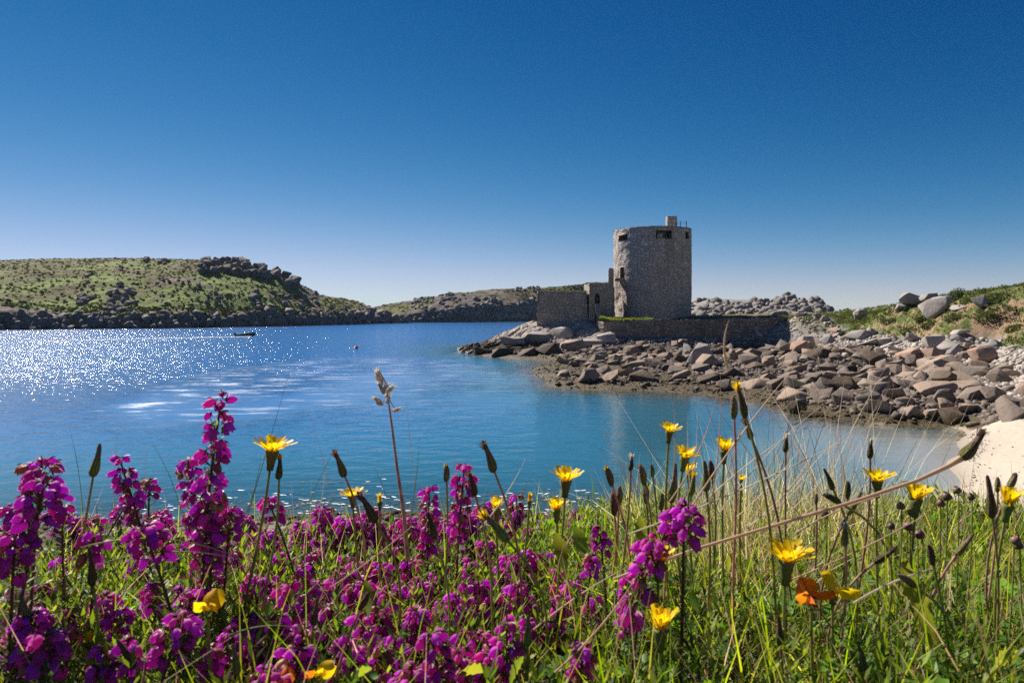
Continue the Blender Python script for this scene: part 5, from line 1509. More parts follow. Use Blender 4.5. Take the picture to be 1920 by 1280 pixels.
for px, py, Y, kind, lab, s in NAMED:
    sprig(px, py, Y, kind, lab, s, group='standout heather sprigs', lean=(rng.normal(0, .05), rng.normal(0, .06)))
FILL = [(480, 1030), (520, 1045), (585, 1045), (655, 1035), (680, 1005), (750, 1030), (830, 990), (850, 955), (935, 1080), (1000, 1005), (1045, 1080), (560, 985), (620, 968), (700, 955), (715, 985), (640, 980), (770, 1060), (790, 1010), (880, 990), (905, 965), (960, 985), (355, 1055), (330, 1110), (460, 1150), (480, 1205),
        (660, 1185), (690, 1105), (720, 1100), (905, 1195), (860, 1125), (780, 1150), (225, 1145), (245, 1220), (150, 1150), (370, 1010), (330, 1030), (440, 1015), (545, 1110), (600, 1100), (610, 1140), (530, 1150), (570, 1180), (400, 1080), (830, 1080), (880, 1060), (980, 1110), (1020, 1050), (1075, 1105), (740, 1200), (640, 1230), (560, 1230), (860, 1240), (920, 1130), (700, 1150), (950, 1040), (1000, 1160),
        (30, 1105), (110, 1040), (300, 960), (20, 950), (460, 985), (590, 1010), (770, 965), (920, 1010), (1060, 1020), (390, 1120), (430, 1190), (290, 1090), (630, 1065), (500, 1090), (1110, 1130), (900, 1100), (745, 985), (820, 1040), (680, 1060), (570, 1065), (555, 1020), (650, 1105), (790, 1100)]
rows = [('uppermost', 0, 985), ('upper', 985, 1045), ('middle', 1045, 1115), ('lower', 1115, 1300)]
cols_ = [('beneath the corner flat heads', 0, 260), ('under the tallest spike', 260, 480), ('between tallest spike and tall seed grass', 480, 700), ('around the tall seed grass', 700, 880), ('toward the broad green leaves', 880, 1200)]
for _ in range(40):
    FILL.append((rng.uniform(300, 1120), 965 + 265 * rng.random() ** 1.1))
for _ in range(30):
    FILL.append((rng.uniform(0, 1010), rng.uniform(945, 1000)))
for _ in range(10):
    FILL.append((rng.uniform(0, 300), rng.uniform(1020, 1230)))
kinds_ = []
for px, py in sorted(FILL):
    px += rng.normal(0, 6); py += rng.normal(0, 6)
    Y = max(.33, CH(px, py, .085) + rng.normal(0, .01))
    rw = next(r_[0] for r_ in rows if r_[1] <= py < r_[2] or r_ is rows[-1]); cw = next(c_[0] for c_ in cols_ if c_[1] <= px < c_[2] or c_ is cols_[-1])
    n = kinds_.count((rw, cw)); kinds_.append((rw, cw))
    sprig(px, py, Y, str(rng.choice(['umbrella', 'spike', 'small'], p=[.5, .3, .2])), f"{['first', 'second', 'third', 'fourth', 'fifth', 'sixth', 'seventh', 'eighth', 'ninth', 'tenth', 'eleventh', 'twelfth', 'thirteenth', 'fourteenth', 'fifteenth', 'sixteenth', 'seventeenth', 'eighteenth', 'nineteenth', 'twentieth', 'last'][min(n, 20)]} {rw}-layer heather sprig from the left {cw}", rng.uniform(.9, 1.15))

# ---- yellow daisy-like flowers
petals = []
for k in range(3):
    V, F = [], []
    tz = np.linspace(0, 1, 6); wv = [.35, .75, 1., 1., .95, .8]
    for t, w in zip(tz, wv):
        z = .06 * math.sin(t * 2.4) + .05 * k * t * t
        V += [(t, -.17 * w, z + .03), (t, 0, z), (t, .17 * w, z + .03)]
    V += [(1.06, -.12, .06), (1.07, 0, .05), (1.06, .12, .06)]
    for r_ in range(6):
        o = r_ * 3
        F += [(o, o + 1, o + 4, o + 3), (o + 1, o + 2, o + 5, o + 4)]
    V = np.array(V); V[15:18, 2] = V[12:15, 2]; V[18:21, 2] = V[15:18, 2] + .01
    petals.append(mk_mesh('petal', V, np.array(F), [M_PETAL]))
v, f = lathe([(.03, -1.0), (.16, -.95), (.20, -.6), (.27, -.25), (.34, 0), (.30, .04), (0, .05)], 12, .06)
cup_mesh = mk_mesh('flower_cup', v, f, [M_CUP])
V, F = [], []
q = np.random.default_rng(5)
for k in range(26):
    a = q.uniform(0, 6.28); r_ = .28 * math.sqrt(q.random()); d = np.array([math.cos(a) * .35, math.sin(a) * .35, 1]); b = np.array([math.cos(a) * r_, math.sin(a) * r_, 0]); s = np.array([-math.sin(a), math.cos(a), 0]) * .035; o = len(V)
    V += [b - s, b + s, b + d * .38 + s * .7, b + d * .38 - s * .7]; F.append((o, o + 1, o + 2, o + 3))
disc_mesh = mk_mesh('florets', np.array(V), np.array(F), [M_PETAL], smooth=False)
def bez(p0, p1, p2, p3, n=14):
    t = np.linspace(0, 1, n)[:, None]
    P = [np.array(tuple(p)) for p in (p0, p1, p2, p3)]
    return (1 - t) ** 3 * P[0] + 3 * (1 - t) ** 2 * t * P[1] + 3 * (1 - t) * t * t * P[2] + t ** 3 * P[3]
def stalk(root, head, axis, foot, r0, r1, mat, wig=.0):
    L = (head - foot).length
    P = bez(foot, foot + Vector((rng.normal(0, .1), rng.normal(0, .05), .9)).normalized() * L * .4, head - axis * L * .45, head)
    P = P + wig * np.sin(np.linspace(0, 9, len(P)))[:, None] * np.array([1, .3, 0])
    P = P - np.array(tuple(root.location))
    v, f = tube(P, np.linspace(r0, r1, len(P)), 6)
    add('stem', mk_mesh('stem', v, f, [mat]), root)
def foot_of(px, py, Y):
    p = at(px, py, Y)
    return Vector((p[0], Y, float(soil(np.array([p[0]]), np.array([Y]))[0]) - .01))
def axis_of(deg, back=.0):                      # lean in the picture plane, and towards (+) or away from the viewer
    return Vector((math.sin(R(deg)), -back, math.cos(R(deg)))).normalized()
def daisy(px, py, Y, w, foot, label, tilt=0., back=.12, rise=24., cupped=0., n=22, fy=None):
    """w: width of the head in picture pixels."""
    head = at(px, py + .1 * w, Y); rad = w * .56 * Y / FPX
    ax = axis_of(tilt, back)
    base = foot_of(foot[0], foot[1], fy or Y)
    root = tag(empty('yellow_flower', base), label, 'flower', 'yellow flowers of the bank')
    sc = rad / 1.02
    hq = Vector((0, 0, 1)).rotation_difference(ax)
    def child(nm, me, q_, s_, off=(0, 0, 0)):
        o = add(nm, me, root, head + hq @ (Vector(off) * sc) - base, None, s_)
        o.rotation_euler = (hq @ q_).to_euler()
        return o
    child('flower_cup', cup_mesh, Quaternion(), sc * .95)
    child('florets', disc_mesh, Quaternion(), sc * .9)
    for k in range(n):
        a = k * 2.39996; ring = k / n
        el = R(rise * .9 + 8 + 30 * (1 - ring) + cupped + rng.normal(0, 4)); l = sc * (.68 + .34 * ring) * rng.uniform(.92, 1.06)
        qq = Quaternion((0, 0, 1), a) @ Quaternion((0, 1, 0), -el)
        child('petal', petals[k % 3], qq, (l, l * .85, l), (math.cos(a) * .12, math.sin(a) * .12, -.02))
    stalk(root, head - ax * sc * .85, ax, base, .0011, .0009, M_GSTEM)
    return root
DAISY = [
    (510, 838, .46, 74, (440, 1050), 'open yellow flower alone high against the water', 8, .02, 10, 0), (660, 925, .55, 46, (690, 1060), 'ragged yellow flower with only two side petals left', -4, .0, 4, 0), (712, 938, .56, 30, (716, 1060), 'small half-open yellow flower above the heather', 0, 0, 40, 30),
    (931, 950, .55, 44, (935, 1060), 'cupped yellow flower just above the heather', 0, .05, 25, 18), (993, 936, .57, 28, (985, 1060), 'narrow half-closed yellow flower beside the cupped one', 4, 0, 45, 28), (1043, 952, .56, 48, (1060, 1060), 'spiky yellow flower below the wide open one', -3, .05, 24, 12),
    (1061, 895, .52, 64, (1050, 1060), 'wide open yellow flower on a straight stalk against the water', 3, .03, 16, 2), (1255, 805, .50, 44, (1262, 1000), 'topmost yellow flower among the tall pale grasses', 3, .04, 14, 0), (1284, 852, .50, 54, (1275, 1000), 'yellow flower directly under the topmost one', 8, .1, 14, 0),
    (1292, 882, .53, 38, (1300, 1010), 'yellow flower half hidden behind a brown bud', 0, .05, 30, 10), (1358, 840, .52, 50, (1350, 1010), 'full yellow flower behind the pale grass stems', 0, .1, 26, 8), (1390, 897, .56, 22, (1395, 1010), 'small yellow flower deep in the grass', 0, .1, 20, 0),
    (1645, 896, .48, 62, (1640, 1050), 'yellow flower in front of the beach water edge', 0, .02, 12, 0), (1718, 930, .46, 68, (1725, 1100), 'spreading yellow flower under the long bent stalk', 2, .03, 22, 8), (1890, 940, .44, 66, (1885, 1100), 'yellow flower beside the tall dark bud', 6, .08, 34, 14),
    (1475, 1042, .40, 94, (1500, 1200), 'largest yellow flower in the grass beside the orange one', 2, .03, 15, 0), (1233, 1048, .41, 72, (1225, 1200), 'yellow flower on a curved stalk under the heather bells', -2, .0, 22, 6), (1238, 1172, .37, 84, (1235, 1270), 'yellow flower standing lowest in the grass', 0, .0, 30, 12),
    (165, 1200, .36, 40, (175, 1270), 'small yellow flower low in the corner heather', 4, .05, 40, 22),
]
for d in DAISY:
    daisy(*d[:4], d[4], d[5], d[6], d[7], d[8], d[9])

# ---- orange and yellow pea flowers
def fan(nm, w, h, curl, mat, n=7, m=5):
    V = []
    for j in range(m):
        t = j / (m - 1)
        for i in range(n):
            a = (i / (n - 1) - .5) * 2
            ww = w * math.sin(math.pi * min(1, .12 + .8 * t)) ** .6
            V.append((a * ww, curl * (t ** 2) * .8 + curl * .7 * a * a * t, h * t * (1 - .12 * a * a)))
    return mk_mesh(nm, np.array(V), grid_faces(n, m), [mat])
PEA = {(nm, mt.name): fan(nm, w, h, cu, mt) for mt in (M_PETAL, M_ORANGE) for nm, w, h, cu in (('banner', .55, 1., .45), ('wing', .32, .8, -.35), ('keel', .22, .7, -.5))}
def pea(px, py, Y, w, foot, label, parts, group='pea flowers'):
    head = at(px, py, Y); s = w * Y / FPX * .6
    base = foot_of(foot[0], foot[1], Y)
    root = tag(empty('pea_flower', base), label, 'flower', group)
    for nm, mat, rx, ry, rz, dx in parts:
        o = add(nm, PEA[(nm, mat.name)], root, head - base + Vector((dx * s, 0, -.3 * s)), None, s)
        o.rotation_euler = (R(rx), R(ry), R(rz))
    v, f = lathe([(.02, -.45), (.16, -.38), (.2, -.1), (.22, .05)], 8)
    add('calyx', mk_mesh('calyx', v * s, f, [M_CUP]), root, head - base + Vector((0, 0, -.3 * s)))
    stalk(root, head - Vector((0, 0, s * .7)), Vector((0, 0, 1)), base, .0012, .0009, M_GSTEM)
pea(390, 1132, .36, 62, (385, 1240), 'rounded yellow pea flower above the drooping heather', [('banner', M_PETAL, -10, 10, 0, .1), ('wing', M_PETAL, 5, -35, 30, -.25), ('wing', M_PETAL, 5, 45, -30, .35), ('keel', M_PETAL, 20, 0, 0, 0)])
pea(1562, 1102, .39, 74, (1555, 1200), 'yellow pea flower joined to the orange one in the grass', [('banner', M_PETAL, -15, 25, 20, .1), ('wing', M_PETAL, 10, 60, 0, .3), ('keel', M_PETAL, 15, -10, 0, 0)])
pea(1522, 1108, .385, 72, (1540, 1200), 'bright orange pea flower in the grass', [('banner', M_ORANGE, -25, -40, -20, 0), ('wing', M_ORANGE, 10, -70, 0, -.2), ('wing', M_ORANGE, 20, 40, 20, .2), ('keel', M_ORANGE, 30, -80, 0, -.1)])
pea(540, 1272, .34, 44, (540, 1330), 'orange pea flower at the bottom edge', [('banner', M_ORANGE, -10, 10, 30, 0), ('wing', M_ORANGE, 10, -40, 0, -.2), ('keel', M_ORANGE, 20, 10, 0, 0)])
pea(596, 1256, .34, 50, (600, 1330), 'amber pea flower beside the orange one at the bottom', [('banner', M_PETAL, -10, 50, -20, .1), ('wing', M_ORANGE, 10, -50, 10, -.2), ('wing', M_PETAL, 10, 20, 0, .2), ('keel', M_PETAL, 20, 0, 0, 0)])

# ---- buds and seed heads
v, f = lathe([(.12, 0), (.34, .04), (.5, .14), (.52, .26), (.42, .42), (.30, .62), (.24, .85), (.16, .97), (0, 1.)], 10, .05)
def bud_set(nm, prof, mats, n=10):
    v, f = lathe(prof, 14, .10)
    v = v * np.array([.34, .34, 1.])
    v[:, 0] += .05 * np.sin(v[:, 2] * 3.0)
    return {m.name: mk_mesh(nm, v, f, [m]) for m in mats}
BUD = bud_set('bud', [(.12, 0), (.34, .03), (.5, .12), (.53, .24), (.44, .40), (.30, .60), (.25, .82), (.17, .96), (0, 1.)], (M_BUD, M_BUDG))
BUDS = bud_set('bud', [(.12, 0), (.42, .06), (.62, .25), (.66, .45), (.58, .68), (.40, .88), (.2, .98), (0, 1.)], (M_BUD, M_BUDG))
V, F = [], []
q = np.random.default_rng(8)
for k in range(46):
    a = q.uniform(0, 6.28); t = q.uniform(.1, .6); d = np.array([math.cos(a) * math.sin(t), math.sin(a) * math.sin(t), math.cos(t)]); s = np.array([-math.sin(a), math.cos(a), 0]) * .025; b = np.array([math.cos(a), math.sin(a), 0]) * .12 * q.random(); L = q.uniform(.4, .62); o = len(V)
    V += [b - s, b + s, b + d * L + s * .5, b + d * L - s * .5]; F.append((o, o + 1, o + 2, o + 3))
FLUFF = mk_mesh('seed_fluff', np.array(V), np.array(F), [M_FLUFF], smooth=False)
YTIP = mk_mesh('yellow_tip', np.array(V) * np.array([.8, .8, .75]), np.array(F), [M_PETAL], smooth=False)
BTIP = mk_mesh('withered_tip', np.array(V) * np.array([.9, .9, .7]), np.array(F), [m_leaf('withered', (.20, .13, .09), trans=.3)], smooth=False)
def bud(px, py, Y, L, deg, foot, label, tip=None, mat=M_BUD, stem=M_GSTEM, fat=1., short=False, fy=None, sr=.0008, back=.0):
    """(px, py): middle of the bud, L its length in picture pixels, deg its lean."""
    ax = axis_of(deg, back); s = L * Y / FPX
    mid = at(px, py, Y); head = mid - ax * s * .5
    base = foot_of(foot[0], foot[1], fy or Y)
    root = tag(empty('flower_bud', base), label, 'bud', 'closed buds and seed heads')
    q_ = Vector((0, 0, 1)).rotation_difference(ax).to_euler()
    b = add('bud', (BUDS if short else BUD)[mat.name], root, head - base, q_, (s * fat, s * fat, s))
    if tip:
        add({'y': 'yellow_tip', 'f': 'seed_fluff', 'b': 'withered_tip'}[tip], {'y': YTIP, 'f': FLUFF, 'b': BTIP}[tip], b, (0, 0, .72 if tip != 'f' else .62), None, (.62 / fat, .62 / fat, .62))
    stalk(root, head + ax * s * .03, ax, base, sr * 1.15, sr, stem, wig=.0012)
    return root
BUDLIST = [
    (180, 862, .46, 66, 14, (150, 1050), 'long closed green bud leaning beside the flat heather heads', None, M_BUDG, M_GSTEM), (523, 874, .46, 50, 4, (470, 1040), 'green bud with yellow tip beside the high yellow flower', 'y', M_BUDG, M_GSTEM),
    (635, 868, .50, 58, -22, (690, 1060), 'thin dark withered bud leaning over the water', 'b', M_BUD, M_RSTEM), (915, 855, .48, 66, -20, (945, 1060), 'tall dark withered bud above the cupped yellow flower', 'b', M_BUD, M_RSTEM),
    (884, 905, .46, 52, -14, (925, 1060), 'brown bud in front of the pink-tipped heather', 'b', M_BUD, M_GSTEM), (836, 886, .54, 36, 0, (832, 1040), 'small bud with yellow tip against the water', 'y', M_BUDG, M_GSTEM),
    (1141, 892, .54, 42, -18, (1165, 1040), 'bud with yellow tip leaning by the wide open flower', 'y', M_BUD, M_RSTEM), (1183, 865, .52, 36, 4, (1175, 1040), 'pale fluffy seed head rising by the grass edge', 'f', M_BUD, M_RSTEM), (1204, 890, .52, 42, -12, (1212, 1040), 'dark bud beside the pale fluffy seed head', 'b', M_BUD, M_RSTEM),
    (1222, 882, .56, 26, -6, (1232, 1030), 'tiny bud behind the dark one', None, M_BUDG, M_GSTEM), (1388, 748, .42, 74, -16, (1470, 990), 'biggest dark bud with a yellow tip high over the cove', 'y', M_BUD, M_GSTEM), (1375, 764, .45, 44, -2, (1370, 990), 'dark bud tucked behind the biggest one', None, M_BUD, M_RSTEM),
    (1401, 803, .46, 46, -22, (1460, 990), 'reddish bud below the biggest one', 'b', M_BUD, M_RSTEM), (1473, 828, .50, 40, 2, (1525, 1000), 'white fluffy seed head in the pale grass', 'f', M_BUD, M_RSTEM), (1631, 838, .48, 44, 0, (1590, 1020), 'pale seed head on a curved pink stalk by the beach', 'f', M_BUD, M_RSTEM),
    (1553, 898, .44, 46, -24, (1600, 1050), 'plump green bud leaning beside the cove', None, M_BUDG, M_GSTEM), (1589, 918, .46, 34, 2, (1592, 1050), 'short green bud beside the plump one', None, M_BUDG, M_GSTEM), (1602, 942, .45, 52, 30, (1560, 1060), 'reddish bud leaning right below the plump ones', None, M_BUD, M_RSTEM),
    (1560, 935, .44, 40, -62, (1620, 1050), 'drooping green bud with withered tip', 'b', M_BUDG, M_GSTEM), (1855, 930, .42, 84, -8, (1875, 1100), 'long dark bud beside the yellow flower by the beach', None, M_BUD, M_GSTEM), (1870, 908, .48, 30, 0, (1872, 1050), 'short purplish bud behind the long dark one', None, M_BUD, M_RSTEM),
    (1897, 902, .46, 38, 24, (1870, 1050), 'purplish bud leaning towards the beach', 'b', M_BUD, M_RSTEM), (1322, 892, .46, 60, -4, (1325, 1040), 'plump brown bud in front of the half hidden flower', None, M_BUDG, M_GSTEM), (1333, 880, .52, 36, -6, (1340, 1030), 'thin brown bud behind the plump one', None, M_BUD, M_GSTEM),
    (1298, 906, .46, 48, 8, (1292, 1040), 'greenish cup left after the petals fell', 'y', M_BUDG, M_GSTEM), (1583, 998, .40, 52, -2, (1592, 1130), 'dark red bud on a red stalk above the orange flower', 'f', M_BUD, M_RSTEM), (170, 1062, .38, 76, -3, (190, 1180), 'big drab bud standing before the corner heather', None, M_BUD, M_GSTEM),
    (687, 950, .48, 70, -30, (735, 1070), 'grey withered bud crossing the heather', 'b', M_BUD, M_GSTEM), (925, 985, .42, 84, -42, (1010, 1090), 'long bud with a yellow edge across the heather', 'y', M_BUDG, M_GSTEM), (808, 985, .45, 54, -16, (830, 1080), 'slim green bud amid the heather middle', None, M_BUDG, M_GSTEM),
    (590, 1145, .38, 56, 10, (560, 1270), 'brown bud among the lower heather', None, M_BUD, M_GSTEM), (682, 1126, .38, 40, 28, (640, 1240), 'pale pink bud on a leaning stalk in the heather', None, M_BUD, M_RSTEM), (235, 1225, .345, 66, -30, (290, 1290), 'grey bud leaning at the bottom corner', None, M_BUD, M_RSTEM),
    (440, 1235, .34, 62, -8, (455, 1300), 'dark green bud near the bottom frame edge', None, M_BUDG, M_GSTEM), (45, 1140, .37, 56, -16, (70, 1260), 'dark bud crossing the corner heather head', None, M_BUD, M_GSTEM), (988, 1180, .37, 60, 2, (990, 1280), 'closed bud beside the low yellow flower', None, M_BUDG, M_GSTEM),
    (1460, 1180, .38, 60, -4, (1455, 1270), 'slender closed bud in the dark low grass', None, M_BUD, M_RSTEM), (1615, 1235, .36, 60, -14, (1625, 1300), 'closed pink-tipped bud at the bottom of the grass', None, M_BUD, M_RSTEM), (1745, 1040, .40, 40, -12, (1760, 1200), 'dark upright bud in the green grass', None, M_BUD, M_GSTEM), (1700, 1088, .39, 44, -55, (1790, 1220), 'dark bud bent over in the green grass', None, M_BUD, M_GSTEM),
    (1808, 1020, .42, 54, 38, (1760, 1120), 'grey bud leaning towards the beach corner', None, M_BUD, M_RSTEM), (1660, 1040, .41, 52, 55, (1600, 1130), 'brown withered bud on a bent straw', 'b', M_BUD, M_RSTEM), (1160, 930, .56, 40, 4, (1160, 1040), 'brown plantain-like head in the grass edge', None, M_BUD, M_RSTEM), (1150, 945, .55, 44, -4, (1148, 1040), 'brown head standing beside its twin', None, M_BUD, M_RSTEM),
    (1262, 905, .50, 78, 6, (1255, 1040), 'long brown seed spike beside the stacked yellow flowers', None, M_BUD, M_RSTEM), (1210, 925, .54, 40, -4, (1205, 1040), 'green bud in the grass edge', None, M_BUDG, M_GSTEM), (1240, 940, .53, 34, 2, (1238, 1040), 'round green bud close to the seed spike', None, M_BUDG, M_GSTEM), (1530, 935, .5, 22, 0, (1535, 1040), 'tiny brown bud by the cove', None, M_BUD, M_RSTEM),
]
for b_ in BUDLIST:
    slim = b_[3] > 70
    bud(b_[0], b_[1], b_[2], b_[3], b_[4], b_[5], b_[6], b_[7], b_[8], b_[9], fat=.55 if slim else .7, short=b_[3] < 45 and b_[7] != 'f')
# the great bent stalk with a withered head reaching over the beach
root = tag(empty('withered_flower', foot_of(1180, 1070, .42)), 'long pale bent stalk with a withered head over the beach', 'flower')
base = root.location
hp = at(1806, 856, .42)
P = np.array([tuple(at(px, py, Y) - base) for px, py, Y in ((1150, 1085, .42), (1300, 1030, .42), (1450, 985, .42), (1600, 940, .42), (1720, 900, .42), (1780, 872, .42), (1806, 856, .42))])
v, f = tube(P, [.0008, .0010, .0011, .0011, .0012, .0015, .0022], 7)
add('stem', mk_mesh('stem', v, f, [M_STRAW]), root)
ax = axis_of(36); s = 62 * .42 / FPX
b = add('bud', BUD[M_BUD.name], root, hp - base - ax * s * .1, Vector((0, 0, 1)).rotation_difference(ax).to_euler(), (s, s, s * 1.15))
add('withered_tip', BTIP, b, (0, 0, .75), None, (.7, .7, .7))

# ---- round seed capsules by the beach
cap, cf = lathe([(.1, 0), (.4, .1), (.5, .35), (.46, .6), (.3, .85), (.12, .9), (.2, 1.)], 9, .08)
CAPS = mk_mesh('capsule', cap, cf, [m_leaf('capsule_brown', (.16, .095, .07), trans=.1, var=.35)])
for px, py, w, lab in ((1690, 948, 15, 'round brown seed capsule under the spreading yellow flower'), (1706, 958, 14, 'round brown capsule just behind the yellow flower stalk'), (1763, 942, 15, 'lowest of the three brown capsules before the sand'), (1776, 930, 17, 'middle one of the three brown capsules before the sand'), (1797, 918, 15, 'highest of the three brown capsules before the sand'), (1822, 930, 13, 'small brown capsule near the long dark bud'),
                       (1700, 985, 18, 'brown capsule low in the dry grass'), (1670, 985, 14, 'brown capsule beside the low one in the dry grass'), (1900, 1010, 18, 'upper capsule of the cluster at the frame edge'), (1912, 1022, 16, 'lower capsule of the cluster at the frame edge'), (1550, 962, 14, 'brown capsule at the edge of the cove'), (1720, 1000, 18, 'brown capsule amid the tangled straw')):
    Y = .47; h = at(px, py, Y); base = foot_of(px + rng.normal(0, 12), py, Y); s = w * Y / FPX
    root = tag(empty('seed_capsule', base), lab, 'seed head', 'round seed capsules')
    add('capsule', CAPS, root, h - base - Vector((0, 0, s * .5)), (rng.normal(0, .2), rng.normal(0, .25), 0), s)
    stalk(root, h - Vector((0, 0, s * .5)), Vector((0, 0, 1)), base, .0007, .0005, M_GSTEM, wig=.001)

# ---- grasses that stand out one by one
def ribbon(P, w, name, label, mat, group, cat='grass'):
    P = np.asarray(P); base = P[0].copy(); n = len(P)
    T = np.gradient(P, axis=0); T /= np.linalg.norm(T, axis=1)[:, None]
    v, f = tube(P - base, np.concatenate([np.linspace(w, w * .9, n // 2), np.linspace(w * .9, w * .18, n - n // 2)]), 5)
    return tag(add(name, mk_mesh(name, v, f, [mat]), loc=base), label, cat, group)
def straw(x0, y0, x1, y1, bend, Y, w, mat, label, group, Y1=None):
    """From the foot (x0, y0) to the tip (x1, y1); bend = sideways bow in pixels."""
    t = np.linspace(0, 1, 12); nx, ny = -(y1 - y0), (x1 - x0); L = math.hypot(nx, ny)
    pts = [at(x0 + (x1 - x0) * a + nx / L * bend * 4 * a * (1 - a), y0 + (y1 - y0) * a + ny / L * bend * 4 * a * (1 - a), Y + ((Y1 or Y) - Y) * a) for a in t]
    return ribbon([tuple(p) for p in pts], w / 1700, 'grass_stem', label, mat, group)
GP, GG = 'pale grasses before the cove', 'green grass arcs in the heather'
ST = [
    (1290, 960, 1495, 682, -6, .45, 1.0, M_STRAW, 'thick straw stem slanting furthest over the boulders'), (1255, 940, 1345, 730, 14, .47, .8, M_STRAW, 'straw stem passing behind the biggest bud'), (1330, 985, 1422, 672, 6, .48, .7, M_STRAW, 'upright straw stem beside the biggest bud'),
    (1180, 1000, 1640, 795, 10, .45, .9, M_PALE, 'long bleached stem crossing the pale clump low'), (1365, 690, 1367, 600, -8, .42, 1.3, M_STRAW, 'pale curved blade tip high against the castle wall'), (1325, 980, 1350, 690, 10, .46, .8, M_STRAW, 'orange-tinted stem under the curved blade'),
    (1300, 960, 1535, 782, -10, .46, .8, M_PALE, 'bleached stem leaning to the shallows'), (1380, 970, 1530, 800, 8, .48, .6, M_PALE, 'fine bleached stem beside the white seed head'), (1350, 960, 1560, 745, -12, .5, .6, M_PALE, 'fine bleached stem crossing two buds'), (1262, 990, 1263, 705, 2, .50, .5, M_STRAW, 'thin upright straw above the topmost yellow flower'),
    (1400, 990, 1525, 850, 10, .50, .8, M_PALE, 'bright bleached blade fanning toward the cove'), (1390, 990, 1540, 860, 14, .52, .7, M_PALE, 'second bleached blade fanning toward the cove'), (1420, 1000, 1560, 878, 8, .52, .7, M_PALE, 'lowest bleached blade of the fan'), (1300, 970, 1290, 780, -4, .50, .8, M_PALE, 'white blade beside the topmost yellow flower'), (1290, 970, 1307, 775, 5, .5, .9, M_PALE, 'white blade between two yellow flowers'),
    (1340, 990, 1440, 830, -12, .52, .5, M_PALE, 'hair-thin pale stem in the fan'), (1460, 1000, 1505, 760, -8, .5, .5, M_STRAW, 'thin straw rising from the cove edge'), (1345, 985, 1308, 760, -6, .54, .4, M_GRASS, 'thin green blade in the pale clump'), (1240, 980, 1218, 800, -5, .54, .4, M_GRASS, 'thin green blade beside the seed spike'), (1300, 980, 1195, 820, 12, .54, .4, M_GRASS, 'green blade leaning toward open water'),
    (1260, 1000, 1120, 795, -5, .54, .7, M_PALE, 'pale stem leaning far over the water'), (1540, 1010, 1300, 700, -8, .56, .35, M_GRASS, 'hair-thin green stem slanting through the clump'), (1560, 1010, 1480, 700, 10, .56, .35, M_GRASS, 'hair-thin green stem before the boulders'), (1450, 1000, 1650, 870, 6, .5, .5, M_PALE, 'pale straw reaching the beach flower'), (1640, 1010, 1615, 880, 4, .5, .5, M_GRASS, 'dark blade in front of the cove'),
    (1660, 1010, 1600, 870, -4, .5, .5, M_GRASS, 'dark blade crossing its neighbour by the cove'), (1790, 1020, 1830, 830, 6, .48, .4, M_STRAW, 'thin straw standing before the sand'), (1900, 1010, 1895, 860, 2, .48, .4, M_STRAW, 'upright straw at the sand edge'), (1460, 1095, 1800, 925, 10, .41, .9, M_STRAW, 'straw lying across under the yellow flower'), (1600, 1130, 1770, 1060, -8, .40, 1.2, M_PALE, 'bleached stalk lying across the green grass'),
    (1490, 1000, 1690, 920, -10, .44, 1.0, M_STRAW, 'tan stalk lying beneath the great bent one'),
]
for r_ in ST: straw(*r_, GP)
